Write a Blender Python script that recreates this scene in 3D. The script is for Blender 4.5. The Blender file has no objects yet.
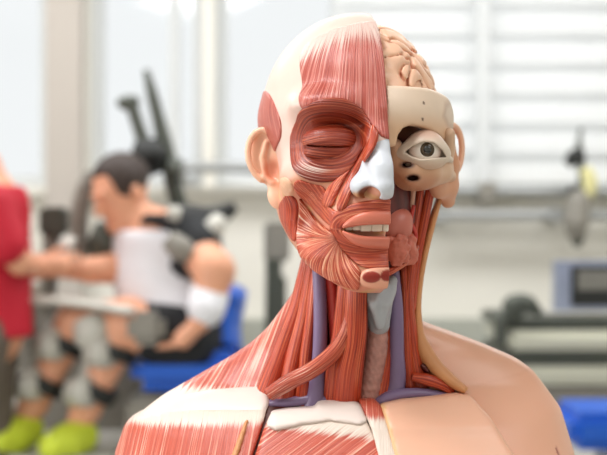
import bpy, bmesh, math, random
import numpy as np
from mathutils import Vector

random.seed(7); rng = np.random.default_rng(7)
SC = bpy.context.scene
COL = SC.collection
F32 = np.float32
# ------------------------------------------------------------------ camera figures
FPX, CD, CZ = 1428.0, 1.2, 1.10            # focal length in pixels, camera distance, camera height


def P(px, py, y=0.0):
    """point in the place seen at a picture position, at depth y"""
    s = (y + CD) / FPX
    return np.array([(px - 303.5) * s, y, CZ - (py - 227.5) * s])


# ------------------------------------------------------------------ object helpers
def link(o, parent=None):
    COL.objects.link(o)
    if parent is not None:
        o.parent = parent
    return o


def tag(o, label=None, cat=None, group=None, kind=None):
    if label: o['label'] = label
    if cat: o['category'] = cat
    if group: o['group'] = group
    if kind: o['kind'] = kind
    return o


def empty(name, loc, label=None, cat=None, group=None, rz=0.0):
    o = bpy.data.objects.new(name, None)
    o.location = loc; o.rotation_euler = (0, 0, rz)
    link(o)
    return tag(o, label, cat, group)


def mesh_obj(name, V, Fc, mat, parent=None, off=(0, 0, 0), attrs=None, smooth=True):
    """ONE mesh object; V in world coordinates, off = the parent's location"""
    V = np.asarray(V, dtype=np.float64) - np.asarray(off, dtype=np.float64)
    me = bpy.data.meshes.new(name)
    if isinstance(Fc, np.ndarray):
        n, k = Fc.shape
        me.vertices.add(len(V)); me.vertices.foreach_set('co', V.astype(F32).ravel())
        me.loops.add(n * k); me.loops.foreach_set('vertex_index', Fc.astype(np.int32).ravel())
        me.polygons.add(n)
        me.polygons.foreach_set('loop_start', np.arange(0, n * k, k, dtype=np.int32))
        me.update(calc_edges=True); me.validate()
    else:
        me.from_pydata([tuple(v) for v in V], [], Fc); me.update()
    if smooth:
        me.polygons.foreach_set('use_smooth', [True] * len(me.polygons))
    for nm, (typ, arr) in (attrs or {}).items():
        a = me.attributes.new(nm, typ, 'POINT')
        key = {'FLOAT': 'value', 'FLOAT_VECTOR': 'vector', 'FLOAT_COLOR': 'color'}[typ]
        a.data.foreach_set(key, np.ascontiguousarray(arr, dtype=F32).ravel())
    me.materials.append(mat)
    o = bpy.data.objects.new(name, me)
    return link(o, parent)


# ------------------------------------------------------------------ implicit shapes
def surfnet(S, org, h):
    """surface nets over a sampled field; negative inside"""
    S = np.asarray(S, dtype=F32)
    nx, ny, nz = S.shape
    ins = S < 0
    cnt = np.zeros((nx - 1, ny - 1, nz - 1), np.int8)
    for dx in (0, 1):
        for dy in (0, 1):
            for dz in (0, 1):
                cnt += ins[dx:nx - 1 + dx, dy:ny - 1 + dy, dz:nz - 1 + dz]
    act = (cnt > 0) & (cnt < 8)
    ci = np.argwhere(act)
    if len(ci) == 0:
        return np.zeros((0, 3)), np.zeros((0, 4), np.int32)
    idx = np.full(act.shape, -1, np.int32); idx[act] = np.arange(len(ci))
    pos = np.zeros((len(ci), 3)); num = np.zeros(len(ci))
    I, J, K = ci[:, 0], ci[:, 1], ci[:, 2]
    cs = [(a, b, c) for a in (0, 1) for b in (0, 1) for c in (0, 1)]
    for a in cs:
        for b in cs:
            if a < b and sum(abs(a[q] - b[q]) for q in range(3)) == 1:
                va = S[I + a[0], J + a[1], K + a[2]]; vb = S[I + b[0], J + b[1], K + b[2]]
                m = (va < 0) != (vb < 0)
                t = np.where(m, va / np.where(m, va - vb, 1), 0)
                pa = np.array(a); pb = np.array(b)
                pos += np.where(m[:, None], pa + t[:, None] * (pb - pa), 0); num += m
    V = np.asarray(org) + h * (ci + pos / num[:, None])
    quads = []
    for ax in range(3):
        sl0 = [slice(None)] * 3; sl1 = [slice(None)] * 3
        sl0[ax] = slice(0, -1); sl1[ax] = slice(1, None)
        A = ins[tuple(sl0)]; B = ins[tuple(sl1)]
        e = np.argwhere(A != B)
        b, c = (ax + 1) % 3, (ax + 2) % 3
        ok = (e[:, b] > 0) & (e[:, c] > 0) & (e[:, b] < S.shape[b] - 1) & (e[:, c] < S.shape[c] - 1)
        e = e[ok]
        if not len(e): continue
        fl = A[tuple(e.T)]

        def at(db, dc):
            q = e.copy(); q[:, b] -= db; q[:, c] -= dc
            return idx[tuple(q.T)]
        q = np.stack([at(1, 1), at(0, 1), at(0, 0), at(1, 0)], 1)
        q[~fl] = q[~fl][:, ::-1]
        quads.append(q)
    return V, np.concatenate(quads)


def smin(a, b, k):
    h = np.clip(0.5 + 0.5 * (b - a) / k, 0, 1)
    return b + (a - b) * h - k * h * (1 - h)


def smax(a, b, k):
    return -smin(-a, -b, k)


def ell(p, c, r):
    q = (p - np.asarray(c, F32)) / np.asarray(r, F32)
    l = np.sqrt((q * q).sum(-1)) + 1e-9
    g = q / np.asarray(r, F32)
    return l * (l - 1) / (np.sqrt((g * g).sum(-1)) + 1e-9)


def cone(p, a, b, ra, rb):
    a = np.asarray(a, F32); b = np.asarray(b, F32)
    d = b - a
    t = np.clip(((p - a) @ d) / (d @ d), 0, 1)
    return np.sqrt(((p - a - t[..., None] * d) ** 2).sum(-1)) - (ra + (rb - ra) * t)


def chain(p, pts, rs, k=0.0):
    r = None
    for i in range(len(pts) - 1):
        c = cone(p, pts[i], pts[i + 1], rs[i], rs[i + 1])
        r = c if r is None else (smin(r, c, k) if k else np.minimum(r, c))
    return r


def poly_sd(x, z, poly):
    """signed distance to a polygon (negative inside)"""
    poly = np.asarray(poly, dtype=np.float64)
    d = np.full(x.shape, 1e9); s = np.ones(x.shape)
    n = len(poly)
    for i in range(n):
        a, b = poly[i], poly[i - 1]
        e = b - a; wx, wz = x - a[0], z - a[1]
        t = np.clip((wx * e[0] + wz * e[1]) / (e @ e + 1e-12), 0, 1)
        d = np.minimum(d, (wx - t * e[0]) ** 2 + (wz - t * e[1]) ** 2)
        c1 = z >= a[1]; c2 = z < b[1]; c3 = e[0] * wz > e[1] * wx
        flip = (c1 & c2 & c3) | (~c1 & ~c2 & ~c3)
        s = np.where(flip, -s, s)
    return (s * np.sqrt(d)).astype(F32)


def line_d(x, z, pts):
    """unsigned distance to an open polyline and the running length along it"""
    d = np.full(x.shape, 1e9); ln = np.zeros(x.shape); acc = 0.0
    for i in range(len(pts) - 1):
        a = np.asarray(pts[i]); e = np.asarray(pts[i + 1]) - a
        L = math.hypot(*e)
        t = np.clip(((x - a[0]) * e[0] + (z - a[1]) * e[1]) / (L * L), 0, 1)
        dd = np.hypot(x - a[0] - t * e[0], z - a[1] - t * e[1])
        m = dd < d
        d = np.where(m, dd, d); ln = np.where(m, acc + t * L, ln); acc += L
    return d, ln


def sstep(a, b, x):
    t = np.clip((x - a) / (b - a), 0, 1)
    return t * t * (3 - 2 * t)


def field(fn, lo, hi, h, chunk=400000):
    lo = np.asarray(lo, float); hi = np.asarray(hi, float)
    n = np.ceil((hi - lo) / h).astype(int) + 1
    ax = [lo[i] + h * np.arange(n[i]) for i in range(3)]
    G = np.stack(np.meshgrid(*ax, indexing='ij'), -1).reshape(-1, 3).astype(F32)
    out = np.empty(len(G), F32)
    for i in range(0, len(G), chunk):
        out[i:i + chunk] = fn(G[i:i + chunk])
    return out.reshape(n), lo, G.reshape(*n, 3)


def sculpt(fn, lo, hi, h):
    S, org, _ = field(fn, lo, hi, h)
    return surfnet(S, org, h)


def tube(pts, w, t=None, seg=14, sub=6, cap=True, up=(0, 1, 0)):
    """swept strap: half width w across, half thickness t along `up`; Catmull-Rom through the points"""
    pts = np.asarray(pts, float); n = len(pts)
    w = np.broadcast_to(np.asarray(w, float), (n,)); t = w if t is None else np.broadcast_to(np.asarray(t, float), (n,))
    Q, W, T = [], [], []
    for i in range(n - 1):
        p0, p1, p2, p3 = pts[max(i - 1, 0)], pts[i], pts[i + 1], pts[min(i + 2, n - 1)]
        for k in range(sub + (i == n - 2)):
            u = k / sub
            Q.append(.5 * (2 * p1 + (p2 - p0) * u + (2 * p0 - 5 * p1 + 4 * p2 - p3) * u * u + (3 * p1 - p0 - 3 * p2 + p3) * u ** 3))
            s = u * u * (3 - 2 * u)
            W.append(w[i] + (w[i + 1] - w[i]) * s); T.append(t[i] + (t[i + 1] - t[i]) * s)
    Q = np.array(Q); m = len(Q)
    tan = np.gradient(Q, axis=0); tan /= np.linalg.norm(tan, axis=1)[:, None] + 1e-12
    V, fib = [], []
    L = np.concatenate([[0], np.cumsum(np.linalg.norm(np.diff(Q, axis=0), axis=1))])
    up = np.asarray(up, float)
    for i in range(m):
        nrm = up - tan[i] * (up @ tan[i]); nrm /= np.linalg.norm(nrm) + 1e-9
        side = np.cross(tan[i], nrm)
        for k in range(seg):
            a = 2 * math.pi * k / seg
            V.append(Q[i] + side * W[i] * math.cos(a) + nrm * T[i] * math.sin(a))
            fib.append((math.cos(a) * np.mean(W) * 1.25 + (0.05 if math.sin(a) > 0 else 0), L[i], 0))
    Fc = []
    for i in range(m - 1):
        for k in range(seg):
            k2 = (k + 1) % seg
            Fc.append((i * seg + k, i * seg + k2, (i + 1) * seg + k2, (i + 1) * seg + k))
    if cap:
        Fc.append(tuple(range(seg))[::-1]); Fc.append(tuple((m - 1) * seg + k for k in range(seg)))
    return np.array(V), Fc, np.array(fib)


# ------------------------------------------------------------------ materials
def nmat(name):
    m = bpy.data.materials.new(name); m.use_nodes = True
    nt = m.node_tree
    b = nt.nodes['Principled BSDF']
    return m, nt, b


def N(nt, typ, **kw):
    n = nt.nodes.new(typ)
    for k, v in kw.items():
        setattr(n, k, v)
    return n


def s2l(c):
    return tuple(((v / 255) / 12.92 if v <= 10.3 else ((v / 255 + .055) / 1.055) ** 2.4) for v in c) + (1,)


def plain(name, rgb, rough=.5, var=.08, scale=30, bump=0, metal=0, sss=0, coat=0.):
    """plain paint / plastic with a little mottling"""
    m, nt, b = nmat(name)
    tc = N(nt, 'ShaderNodeTexCoord'); no = N(nt, 'ShaderNodeTexNoise')
    no.inputs['Scale'].default_value = scale; no.inputs['Detail'].default_value = 4
    nt.links.new(tc.outputs['Object'], no.inputs['Vector'])
    mx = N(nt, 'ShaderNodeMix', data_type='RGBA')
    c = s2l(rgb)
    mx.inputs[6].default_value = tuple(v * (1 - var) for v in c[:3]) + (1,)
    mx.inputs[7].default_value = tuple(min(1, v * (1 + var)) for v in c[:3]) + (1,)
    nt.links.new(no.outputs['Fac'], mx.inputs[0])
    nt.links.new(mx.outputs[2], b.inputs['Base Color'])
    b.inputs['Roughness'].default_value = rough; b.inputs['Metallic'].default_value = metal
    b.inputs['Coat Weight'].default_value = coat
    if sss:
        b.inputs['Subsurface Weight'].default_value = sss
        b.inputs['Subsurface Radius'].default_value = (.008, .003, .002); b.inputs['Subsurface Scale'].default_value = .5
    if bump:
        bp = N(nt, 'ShaderNodeBump'); bp.inputs['Strength'].default_value = bump; bp.inputs['Distance'].default_value = .001
        nt.links.new(no.outputs['Fac'], bp.inputs['Height']); nt.links.new(bp.outputs['Normal'], b.inputs['Normal'])
    return m


def muscle(name, dark, mid, light, tendon=(236, 222, 212), fu=900., fv=22., rough=.36, bump=.9, lo=.38, hi=.66, dist=.0011, blotch=0.5):
    """painted muscle fibres: streaks run along the mesh's own fibre coordinates ('fib'), fading to tendon where 'ten' says"""
    m, nt, b = nmat(name)
    at = N(nt, 'ShaderNodeAttribute', attribute_name='fib')
    mp = N(nt, 'ShaderNodeVectorMath', operation='MULTIPLY'); mp.inputs[1].default_value = (fu, fv, 1)
    nt.links.new(at.outputs['Vector'], mp.inputs[0])
    no = N(nt, 'ShaderNodeTexNoise'); no.inputs['Scale'].default_value = 1; no.inputs['Detail'].default_value = 3
    no.inputs['Roughness'].default_value = .6
    nt.links.new(mp.outputs[0], no.inputs['Vector'])
    ra = N(nt, 'ShaderNodeValToRGB')
    e = ra.color_ramp.elements
    e[0].position = lo; e[0].color = s2l(dark)
    e[1].position = hi; e[1].color = s2l(light)
    n = e.new((lo + hi) / 2 - .01); n.color = s2l(mid)
    nt.links.new(no.outputs['Fac'], ra.inputs[0])
    # broad blotches of deeper paint
    tc = N(nt, 'ShaderNodeTexCoord'); n2 = N(nt, 'ShaderNodeTexNoise'); n2.inputs['Scale'].default_value = 55
    nt.links.new(tc.outputs['Object'], n2.inputs['Vector'])
    mm = N(nt, 'ShaderNodeMapRange'); mm.inputs[1].default_value = .42; mm.inputs[2].default_value = .7
    mm.inputs[3].default_value = 0; mm.inputs[4].default_value = blotch
    nt.links.new(n2.outputs['Fac'], mm.inputs[0])
    mb = N(nt, 'ShaderNodeMix', data_type='RGBA'); mb.inputs[7].default_value = s2l(mid)
    nt.links.new(mm.outputs[0], mb.inputs[0]); nt.links.new(ra.outputs[0], mb.inputs[6])
    # tendon
    a2 = N(nt, 'ShaderNodeAttribute', attribute_name='ten')
    ad = N(nt, 'ShaderNodeMath', operation='MULTIPLY_ADD'); ad.inputs[1].default_value = 1.6; ad.inputs[2].default_value = -.8
    nt.links.new(no.outputs['Fac'], ad.inputs[0])
    sm = N(nt, 'ShaderNodeMath', operation='ADD'); nt.links.new(ad.outputs[0], sm.inputs[0]); nt.links.new(a2.outputs['Fac'], sm.inputs[1])
    mr = N(nt, 'ShaderNodeMapRange', interpolation_type='SMOOTHSTEP'); mr.inputs[1].default_value = .3; mr.inputs[2].default_value = .75
    nt.links.new(sm.outputs[0], mr.inputs[0])
    gt = N(nt, 'ShaderNodeMath', operation='MINIMUM')
    g2 = N(nt, 'ShaderNodeMath', operation='MULTIPLY'); g2.inputs[1].default_value = 6
    nt.links.new(a2.outputs['Fac'], g2.inputs[0]); nt.links.new(g2.outputs[0], gt.inputs[0]); nt.links.new(mr.outputs[0], gt.inputs[1])
    mt = N(nt, 'ShaderNodeMix', data_type='RGBA'); mt.inputs[7].default_value = s2l(tendon)
    nt.links.new(gt.outputs[0], mt.inputs[0]); nt.links.new(mb.outputs[2], mt.inputs[6])
    nt.links.new(mt.outputs[2], b.inputs['Base Color'])
    b.inputs['Roughness'].default_value = rough
    b.inputs['Coat Weight'].default_value = .12; b.inputs['Coat Roughness'].default_value = .2
    bp = N(nt, 'ShaderNodeBump'); bp.inputs['Strength'].default_value = bump; bp.inputs['Distance'].default_value = dist
    nt.links.new(no.outputs['Fac'], bp.inputs['Height']); nt.links.new(bp.outputs['Normal'], b.inputs['Normal'])
    return m


def lined(m, a=.50, b=.60, c=.66):
    """thin pale fibrils on an even ground"""
    e = [n for n in m.node_tree.nodes if n.type == 'VALTORGB'][0].color_ramp.elements
    e[0].position = .30; e[1].position = a; e[2].position = c
    return m


def painted(name, rough=.42, noise=.06, scale=60, bump=.15, sss=0., coat=.1):
    """paint that follows the mesh's own colour attribute 'col'"""
    m, nt, b = nmat(name)
    at = N(nt, 'ShaderNodeAttribute', attribute_name='col')
    tc = N(nt, 'ShaderNodeTexCoord'); no = N(nt, 'ShaderNodeTexNoise'); no.inputs['Scale'].default_value = scale; no.inputs['Detail'].default_value = 4
    nt.links.new(tc.outputs['Object'], no.inputs['Vector'])
    mr = N(nt, 'ShaderNodeMapRange'); mr.inputs[3].default_value = 1 - noise; mr.inputs[4].default_value = 1 + noise
    nt.links.new(no.outputs['Fac'], mr.inputs[0])
    vm = N(nt, 'ShaderNodeVectorMath', operation='SCALE')
    nt.links.new(at.outputs['Color'], vm.inputs[0]); nt.links.new(mr.outputs[0], vm.inputs['Scale'])
    nt.links.new(vm.outputs[0], b.inputs['Base Color'])
    b.inputs['Roughness'].default_value = rough; b.inputs['Coat Weight'].default_value = coat; b.inputs['Coat Roughness'].default_value = .3
    if sss:
        b.inputs['Subsurface Weight'].default_value = sss
        b.inputs['Subsurface Radius'].default_value = (.008, .003, .002); b.inputs['Subsurface Scale'].default_value = .4
    bp = N(nt, 'ShaderNodeBump'); bp.inputs['Strength'].default_value = bump; bp.inputs['Distance'].default_value = .0006
    nt.links.new(no.outputs['Fac'], bp.inputs['Height']); nt.links.new(bp.outputs['Normal'], b.inputs['Normal'])
    return m


def colattr(base, n, *layers):
    """linear colour per vertex from srgb base and (mask, srgb) layers"""
    c = np.tile(np.array(s2l(base)), (n, 1))
    for mk, rgb in layers:
        mk = np.clip(mk, 0, 1)[:, None]
        c = c * (1 - mk) + np.array(s2l(rgb)) * mk
    return ('FLOAT_COLOR', c)


M = {}
M['face'] = muscle('red face muscle paint', (130, 34, 16), (186, 70, 40), (226, 142, 106), fu=1000, fv=25)
M['ring'] = muscle('deep red ring muscle paint', (106, 28, 12), (152, 52, 28), (196, 102, 70), fu=950, fv=14)
M['front'] = muscle('rose forehead muscle paint', (154, 56, 44), (186, 88, 74), (222, 158, 146), tendon=(226, 196, 186), fu=1100, fv=9)
M['fan'] = muscle('pale streaked cheek muscle paint', (144, 40, 20), (194, 78, 46), (238, 176, 142), fu=1250, fv=25, lo=.38, hi=.62)
M['neck'] = muscle('orange red neck muscle paint', (124, 26, 10), (186, 60, 28), (224, 120, 74), fu=800, fv=10)
M['shoulder'] = muscle('pink red shoulder muscle paint', (156, 54, 40), (198, 90, 70), (236, 188, 168), tendon=(228, 210, 198), fu=620, fv=5, lo=.40, hi=.66)
lined(M['shoulder'], .52, .6, .64)
M['chest'] = muscle('red chest muscle paint', (160, 54, 36), (198, 84, 60), (236, 182, 160), tendon=(226, 209, 196), fu=620, fv=6, lo=.40, hi=.64)
lined(M['chest'], .53, .6, .65)
M['paint'] = painted('hand painted plastic')
M['skin'] = painted('smooth skin plastic', rough=.38, noise=.025, scale=25, bump=.04, sss=.1)
M['brain'] = painted('brain plastic', rough=.4, noise=.03, bump=.05, sss=.1)
M['vein'] = plain('violet vein plastic', (124, 104, 138), .36, .1, 60)
M['artery'] = plain('red artery plastic', (190, 58, 50), .36, .12, 60)
M['tooth'] = plain('ivory tooth', (244, 232, 214), .3, .03)
M['lip'] = plain('rose lip', (214, 120, 98), .35, .06, 80)
M['gland'] = plain('gland', (196, 106, 86), .42, .2, 240, bump=.8)
M['larynx'] = plain('pale grey blue cartilage', (166, 169, 174), .38, .06, 70)
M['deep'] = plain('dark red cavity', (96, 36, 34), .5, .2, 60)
M['mouth'] = plain('dark mouth interior', (84, 24, 18), .5, .1)

# ================================================================== THE BUST
BUST = empty('anatomical_bust', (0.03, 0.02, 0.72), 'anatomical bust with half its face skinned to red muscle, half opened to bone and brain', 'anatomical model')
BL = tuple(BUST.location)
YAW = math.radians(8.0)
HC = np.array([(358 - 303.5) * CD / FPX, 0.0, CZ + 77.5 * CD / FPX])     # middle of the head
ca, sa = math.cos(YAW), math.sin(YAW)
X0 = 0.0068                                  # the plane that halves the face


def h2w(p):
    p = np.asarray(p, float)
    return np.stack([p[..., 0] * ca - p[..., 1] * sa, p[..., 0] * sa + p[..., 1] * ca, p[..., 2]], -1) + HC


def w2h(p):
    p = np.asarray(p, float) - HC
    return np.stack([p[..., 0] * ca + p[..., 1] * sa, -p[..., 0] * sa + p[..., 1] * ca, p[..., 2]], -1)


# profile of the bare head, by height: half width, front, back
HZ = np.array([-.118, -.113, -.106, -.098, -.088, -.075, -.06, -.045, -.03, -.01, .01, .03])
HW = np.array([.012, .024, .036, .045, .0535, .061, .067, .070, .0725, .0755, .078, .080])
HF = np.array([-.066, -.078, -.086, -.0885, -.0885, -.0875, -.0875, -.0875, -.0865, -.0865, -.0875, -.0885])
HB = np.array([-.05, -.045, -.035, -.02, .00, .03, .055, .075, .088, .098, .103, .105])


def head_base(p):
    x, y, z = p[:, 0], p[:, 1], p[:, 2]
    w = np.interp(z, HZ, HW); f = np.interp(z, HZ, HF); b = np.interp(z, HZ, HB)
    yc = np.where(y < 0.0, 0.0, 0.0)
    mid = np.minimum(0.005, (f + b) / 2)
    n = np.interp(z, [-.05, .02], [2.35, 2.04])
    hy = np.where(y < mid, mid - f, b - mid)
    k = ((np.abs(x) / w) ** n + (np.abs(y - mid) / hy) ** n) ** (1 / n)
    lower = (k - 1) * np.minimum(w, hy)
    lower = smax(lower, z - .040, .02); lower = np.maximum(lower, -.1165 - z)
    cr = ell(p, (0, .008, .0280), (.0800, .0955, .0872))
    return smin(lower, cr, .010)


EYE = None


def head_left(p):
    """the muscled half: face with closed eye, nose root, cheek and open lips"""
    d = head_base(p)
    # brow and cheek forms
    d = smin(d, ell(p, (-.036, -.066, .031), (.030, .020, .012)), .014)
    d = smin(d, ell(p, (-.052, -.052, -.026), (.020, .022, .016)), .016)
    d = smin(d, ell(p, (-.004, -.080, -.056), (.034, .022, .026)), .014)           # muzzle
    d = smin(d, ell(p, (-.002, -.080, -.100), (.022, .018, .014)), .010)           # chin
    # eye socket
    d = smax(d, -ell(p, (-.0290, -.0985, .0085), (.0285, .0235, .0195)), .008)
    d = smax(d, -ell(p, (-.0270, -.0900, .0150), (.0250, .0185, .0085)), .006)
    # nose wedge under the cartilage
    d = smin(d, chain(p, [(0, -.084, .022), (0, -.092, .004), (0, -.103, -.026), (0, -.103, -.034)], [.007, .0075, .010, .009], .006), .010)
    d = smax(d, -ell(p, (-.0935, -.008, -.018), (.0235, .045, .033)), .012)     # hollow where the ear sits
    # hollow of the cheek
    d = smax(d, -ell(p, (-.056, -.072, -.060), (.014, .022, .020)), .016)
    return d


def hitf(fn, px, py, y0=-.16, y1=.12):
    ys = np.arange(y0, y1, .0004)
    W = np.stack([P(px, py, y) for y in ys])
    v = fn(w2h(W).astype(F32))
    i = np.argmax(v < 0)
    if v[i] >= 0:
        i = int(np.argmin(v))
    return w2h(W[i][None])[0]


def soften(poly, n=2):
    for _ in range(n):
        q = []
        for i in range(len(poly)):
            a, b = np.array(poly[i]), np.array(poly[(i + 1) % len(poly)])
            q += [tuple(.75 * a + .25 * b), tuple(.25 * a + .75 * b)]
        poly = q
    return poly


RS = .085


def sz(p):
    """surface chart of the head: arc round the skull, height"""
    return np.arctan2(p[..., 0], -(p[..., 1] - .0)) * RS, p[..., 2]


def chart(pts, fn=head_left):
    out = []
    for px, py in pts:
        h = hitf(fn, px, py)
        s, z = sz(h); out.append((float(s), float(z)))
    return out


VOX = .00115
HGRID, HORG, HP = field(head_left, (-.098, -.135, -.125), (X0 + .006, .112, .122), VOX)
g = np.gradient(HGRID, VOX)
HGRID = HGRID / np.clip(np.sqrt(g[0] ** 2 + g[1] ** 2 + g[2] ** 2), .35, 2.5)
del g
S_G, Z_G = sz(HP)
CUT = HP[..., 0] - X0


def grow(t, region, lo=-.004, band=.009, cut=True, soft=.0016):
    """a layer t thick lying on the head inside `region` (signed distance over the chart)"""
    m = np.abs(HGRID) < band
    S = np.full(HGRID.shape, .01, F32)
    r = region(S_G[m], Z_G[m])
    tt = t(S_G[m], Z_G[m]) if callable(t) else t
    v = smax(HGRID[m] - tt, r, soft)
    v = np.maximum(v, lo - HGRID[m])
    if cut:
        v = np.maximum(v, CUT[m])
    S[m] = v
    return S


def biggest(V, Q):
    """keep only the largest connected piece"""
    lab = np.arange(len(V))
    while True:
        m = lab[Q].min(1); new = lab.copy()
        for k in range(4): np.minimum.at(new, Q[:, k], m)
        new = new[new]
        if (new == lab).all(): break
        lab = new
    c = np.bincount(lab); keep = lab == c.argmax()
    idx = np.cumsum(keep) - 1
    return V[keep], idx[Q[keep[Q[:, 0]]]]


def head_part(name, S, mat, fibf=None, tenf=None, colf=None, parent=None):
    ii = np.argwhere(S < 0)
    a = np.maximum(ii.min(0) - 2, 0); b = ii.max(0) + 3
    V, Q = biggest(*surfnet(S[a[0]:b[0], a[1]:b[1], a[2]:b[2]], HORG + a * VOX, VOX))
    s, z = sz(V)
    at = {}
    if fibf is not None:
        u, v = fibf(s, z); at['fib'] = ('FLOAT_VECTOR', np.stack([u, v, 0 * u], 1))
        at['ten'] = ('FLOAT', tenf(s, z) if tenf else np.zeros(len(V)))
    if colf is not None:
        at['col'] = colf(V, s, z)
    return mesh_obj(name, h2w(V), Q, mat, parent or BUST, BL, at)


def pol(poly):
    poly = soften(poly)
    return lambda s, z: poly_sd(s, z, poly)


# ---- scalp and the pale layer under the muscles (the muscled half of the head)
Sh = np.maximum(HGRID, CUT)
MOUTH = soften(chart([(342, 230), (351, 225.5), (364, 223), (380, 222.5), (400, 223), (400, 238), (380, 237), (362, 237), (350, 234)]), 1)
mk = np.abs(HGRID) < .02
mo = poly_sd(S_G[mk], Z_G[mk], MOUTH)
tmp = Sh[mk]; Sh[mk] = smax(tmp, -np.maximum(mo, -(HGRID[mk] + .010)), .002)
temple_c = chart([(270, 120)])[0]


def scalp_col(V, s, z):
    n = len(V)
    fat = sstep(-.012, -.03, z)
    yel = sstep(.5, .8, .5 + .5 * np.sin(s * 260 + np.sin(z * 300) * 2) * np.cos(z * 240)) * sstep(-.02, -.04, z)
    pink = sstep(.03, .07, z) * 0
    return colattr((226, 194, 182), n, (fat * .9, (222, 150, 122)), (yel * .7, (224, 176, 122)), (sstep(-.02, -.09, V[:, 1] * 0 + V[:, 1] - .02) * 0, (255, 255, 255)))


head_part('scalp', Sh, M['paint'], colf=scalp_col)

# ---- forehead muscle
PF = chart([(303, 44), (330, 30), (360, 22), (386, 19)]) + [(.06, .10), (.06, .0)] + chart([(384, 142), (374, 128), (360, 110), (340, 100), (315, 104), (303, 112), (299, 98), (301, 75)])
xf = chart([(345, 75)])[0]
head_part('forehead_muscle', grow(.0012, pol(PF)), M['front'],
          lambda s, z: (s + .02 * (z - .06) * np.sign(s), z),
          lambda s, z: sstep(.052, .100, z + .12 * np.abs(s + .02) * 0 - .010 * np.sin((s + .05) * 40)))

# ---- ring muscle round the eye
PE = chart([(290, 150), (291, 132), (298, 116), (310, 103), (328, 97), (346, 98), (360, 106), (370, 119), (374, 132), (370, 142), (361, 152), (356, 164), (345, 176), (330, 183), (312, 182), (298, 175), (292, 164)])
ec = chart([(333, 143)])[0]


def ring_fib(s, z):
    dx, dz = (s - ec[0]) / 1.35, (z - ec[1])
    r = np.hypot(dx, dz)
    return r * 1.0, np.arctan2(dz, dx) * .02


head_part('eye_ring_muscle', grow(.0022, pol(PE)), M['ring'], ring_fib,
          lambda s, z: .40 * sstep(-.008, -.020, z) * sstep(.006, -.02, s + .03))  # paler lower ring: window glare put into the colour as tendon tone

# closed eye: one lid form with its slit
LC = hitf(head_left, 332, 141); LC = np.array([LC[0], LC[1] + .0045, LC[2]])


def closed_lid(p):
    q = p - LC.astype(F32)
    d = ell(p, LC, (.0232, .0165, .0138))
    d = smin(d, ell(p, LC + (.000, .001, -.0095), (.0215, .0130, .0070)), .003)
    zz = q[:, 2] + .0052 - 1.2 * q[:, 0] ** 2 / .02 * .06
    gr = np.maximum(np.abs(zz) - .0005, np.abs(q[:, 0] - .001) - .0205)
    return smax(d, -np.maximum(gr, q[:, 1] + .004), .0016)


V, Q = sculpt(closed_lid, LC - (.03, .022, .024), LC + (.03, .022, .022), .0008)
q = V - LC
head_fib = np.stack([q[:, 2] + 6 * q[:, 0] ** 2 * np.sign(q[:, 2] + .0052), q[:, 0], 0 * q[:, 0]], 1)
mesh_obj('closed_eyelid', h2w(V), Q, M['ring'], BUST, BL, {'fib': ('FLOAT_VECTOR', head_fib), 'ten': ('FLOAT', 0 * q[:, 0])})

# ---- temple muscle
PT = chart([(264, 90), (270, 92), (277, 106), (283, 124), (281, 145), (274, 155), (266, 152)])
PT = [(-.26, PT[0][1] + .004)] + PT + [(-.26, PT[-1][1])]
head_part('temple_muscle', grow(.0012, pol(PT)), M['front'], lambda s, z: (s + .3 * z, z), lambda s, z: .25 * sstep(.02, .06, z))

PP = chart([(280, 178), (287, 176), (294, 184), (296, 194), (290, 199), (284, 194), (281, 186)])
head_part('cheek_gland', grow(.0010, pol(PP)), plain('pale cheek gland', (232, 182, 150), .45, .12, 300, bump=.9))

# ---- muscle strands beside the nose, cheek straps, fan over the jaw, ring round the mouth
PN1 = chart([(371, 122), (379, 132), (376, 146), (363, 165), (355, 180), (351, 197), (345, 211), (336, 212), (341, 190), (352, 170), (363, 150), (369, 136)])
PN2 = chart([(353, 167), (345, 180), (337, 195), (333, 209), (321, 207), (325, 192), (333, 181), (344, 173)])
nl = chart([(376, 120), (370, 145), (352, 178), (338, 212)])


def along(line):
    def f(s, z):
        d, l = line_d(s, z, line)
        # signed side of the first-to-last chord
        a, b = np.array(line[0]), np.array(line[-1])
        sg = np.sign((b[0] - a[0]) * (z - a[1]) - (b[1] - a[1]) * (s - a[0]))
        return d * sg, l
    return f


PC = chart([(297, 178), (312, 184), (326, 186), (328, 206), (343, 214), (346, 226), (333, 228), (318, 215), (303, 200), (295, 190)])
head_part('cheek_strap_muscle', grow(.0022, pol(PC)), M['face'], along(chart([(298, 180), (318, 202), (342, 226)])), lambda s, z: 0 * s + .05)
for PN, ln_ in ((PN1, nl), (PN2, chart([(350, 170), (338, 185), (328, 208)]))):
    head_part('nose_side_muscle', grow(.0052 if PN is PN1 else .0032, pol(PN), soft=.003), M['face'], along(ln_), lambda s, z: .25 * sstep(-.02, 0, z))

PJ = chart([(299, 194), (304, 204), (314, 217), (325, 227), (334, 232), (341, 248), (352, 261), (361, 268), (360, 285)])
PJ += [(a - .001, b - .0055) for a, b in chart([(360, 285), (346, 281), (330, 274), (315, 265), (304, 255), (299, 242)])] + chart([(299, 220)])
fc = chart([(342, 238)])[0]


def fan_fib(s, z):
    a = np.arctan2(z - fc[1], s - fc[0]); r = np.hypot(s - fc[0], z - fc[1])
    return a * .03 + .35 * r * np.sin(a), r


head_part('jaw_fan_muscle', grow(.0034, pol(PJ), lo=-.006), M['fan'], fan_fib, lambda s, z: .30 * sstep(.018, .045, np.hypot(s - fc[0], z - fc[1])))

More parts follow.
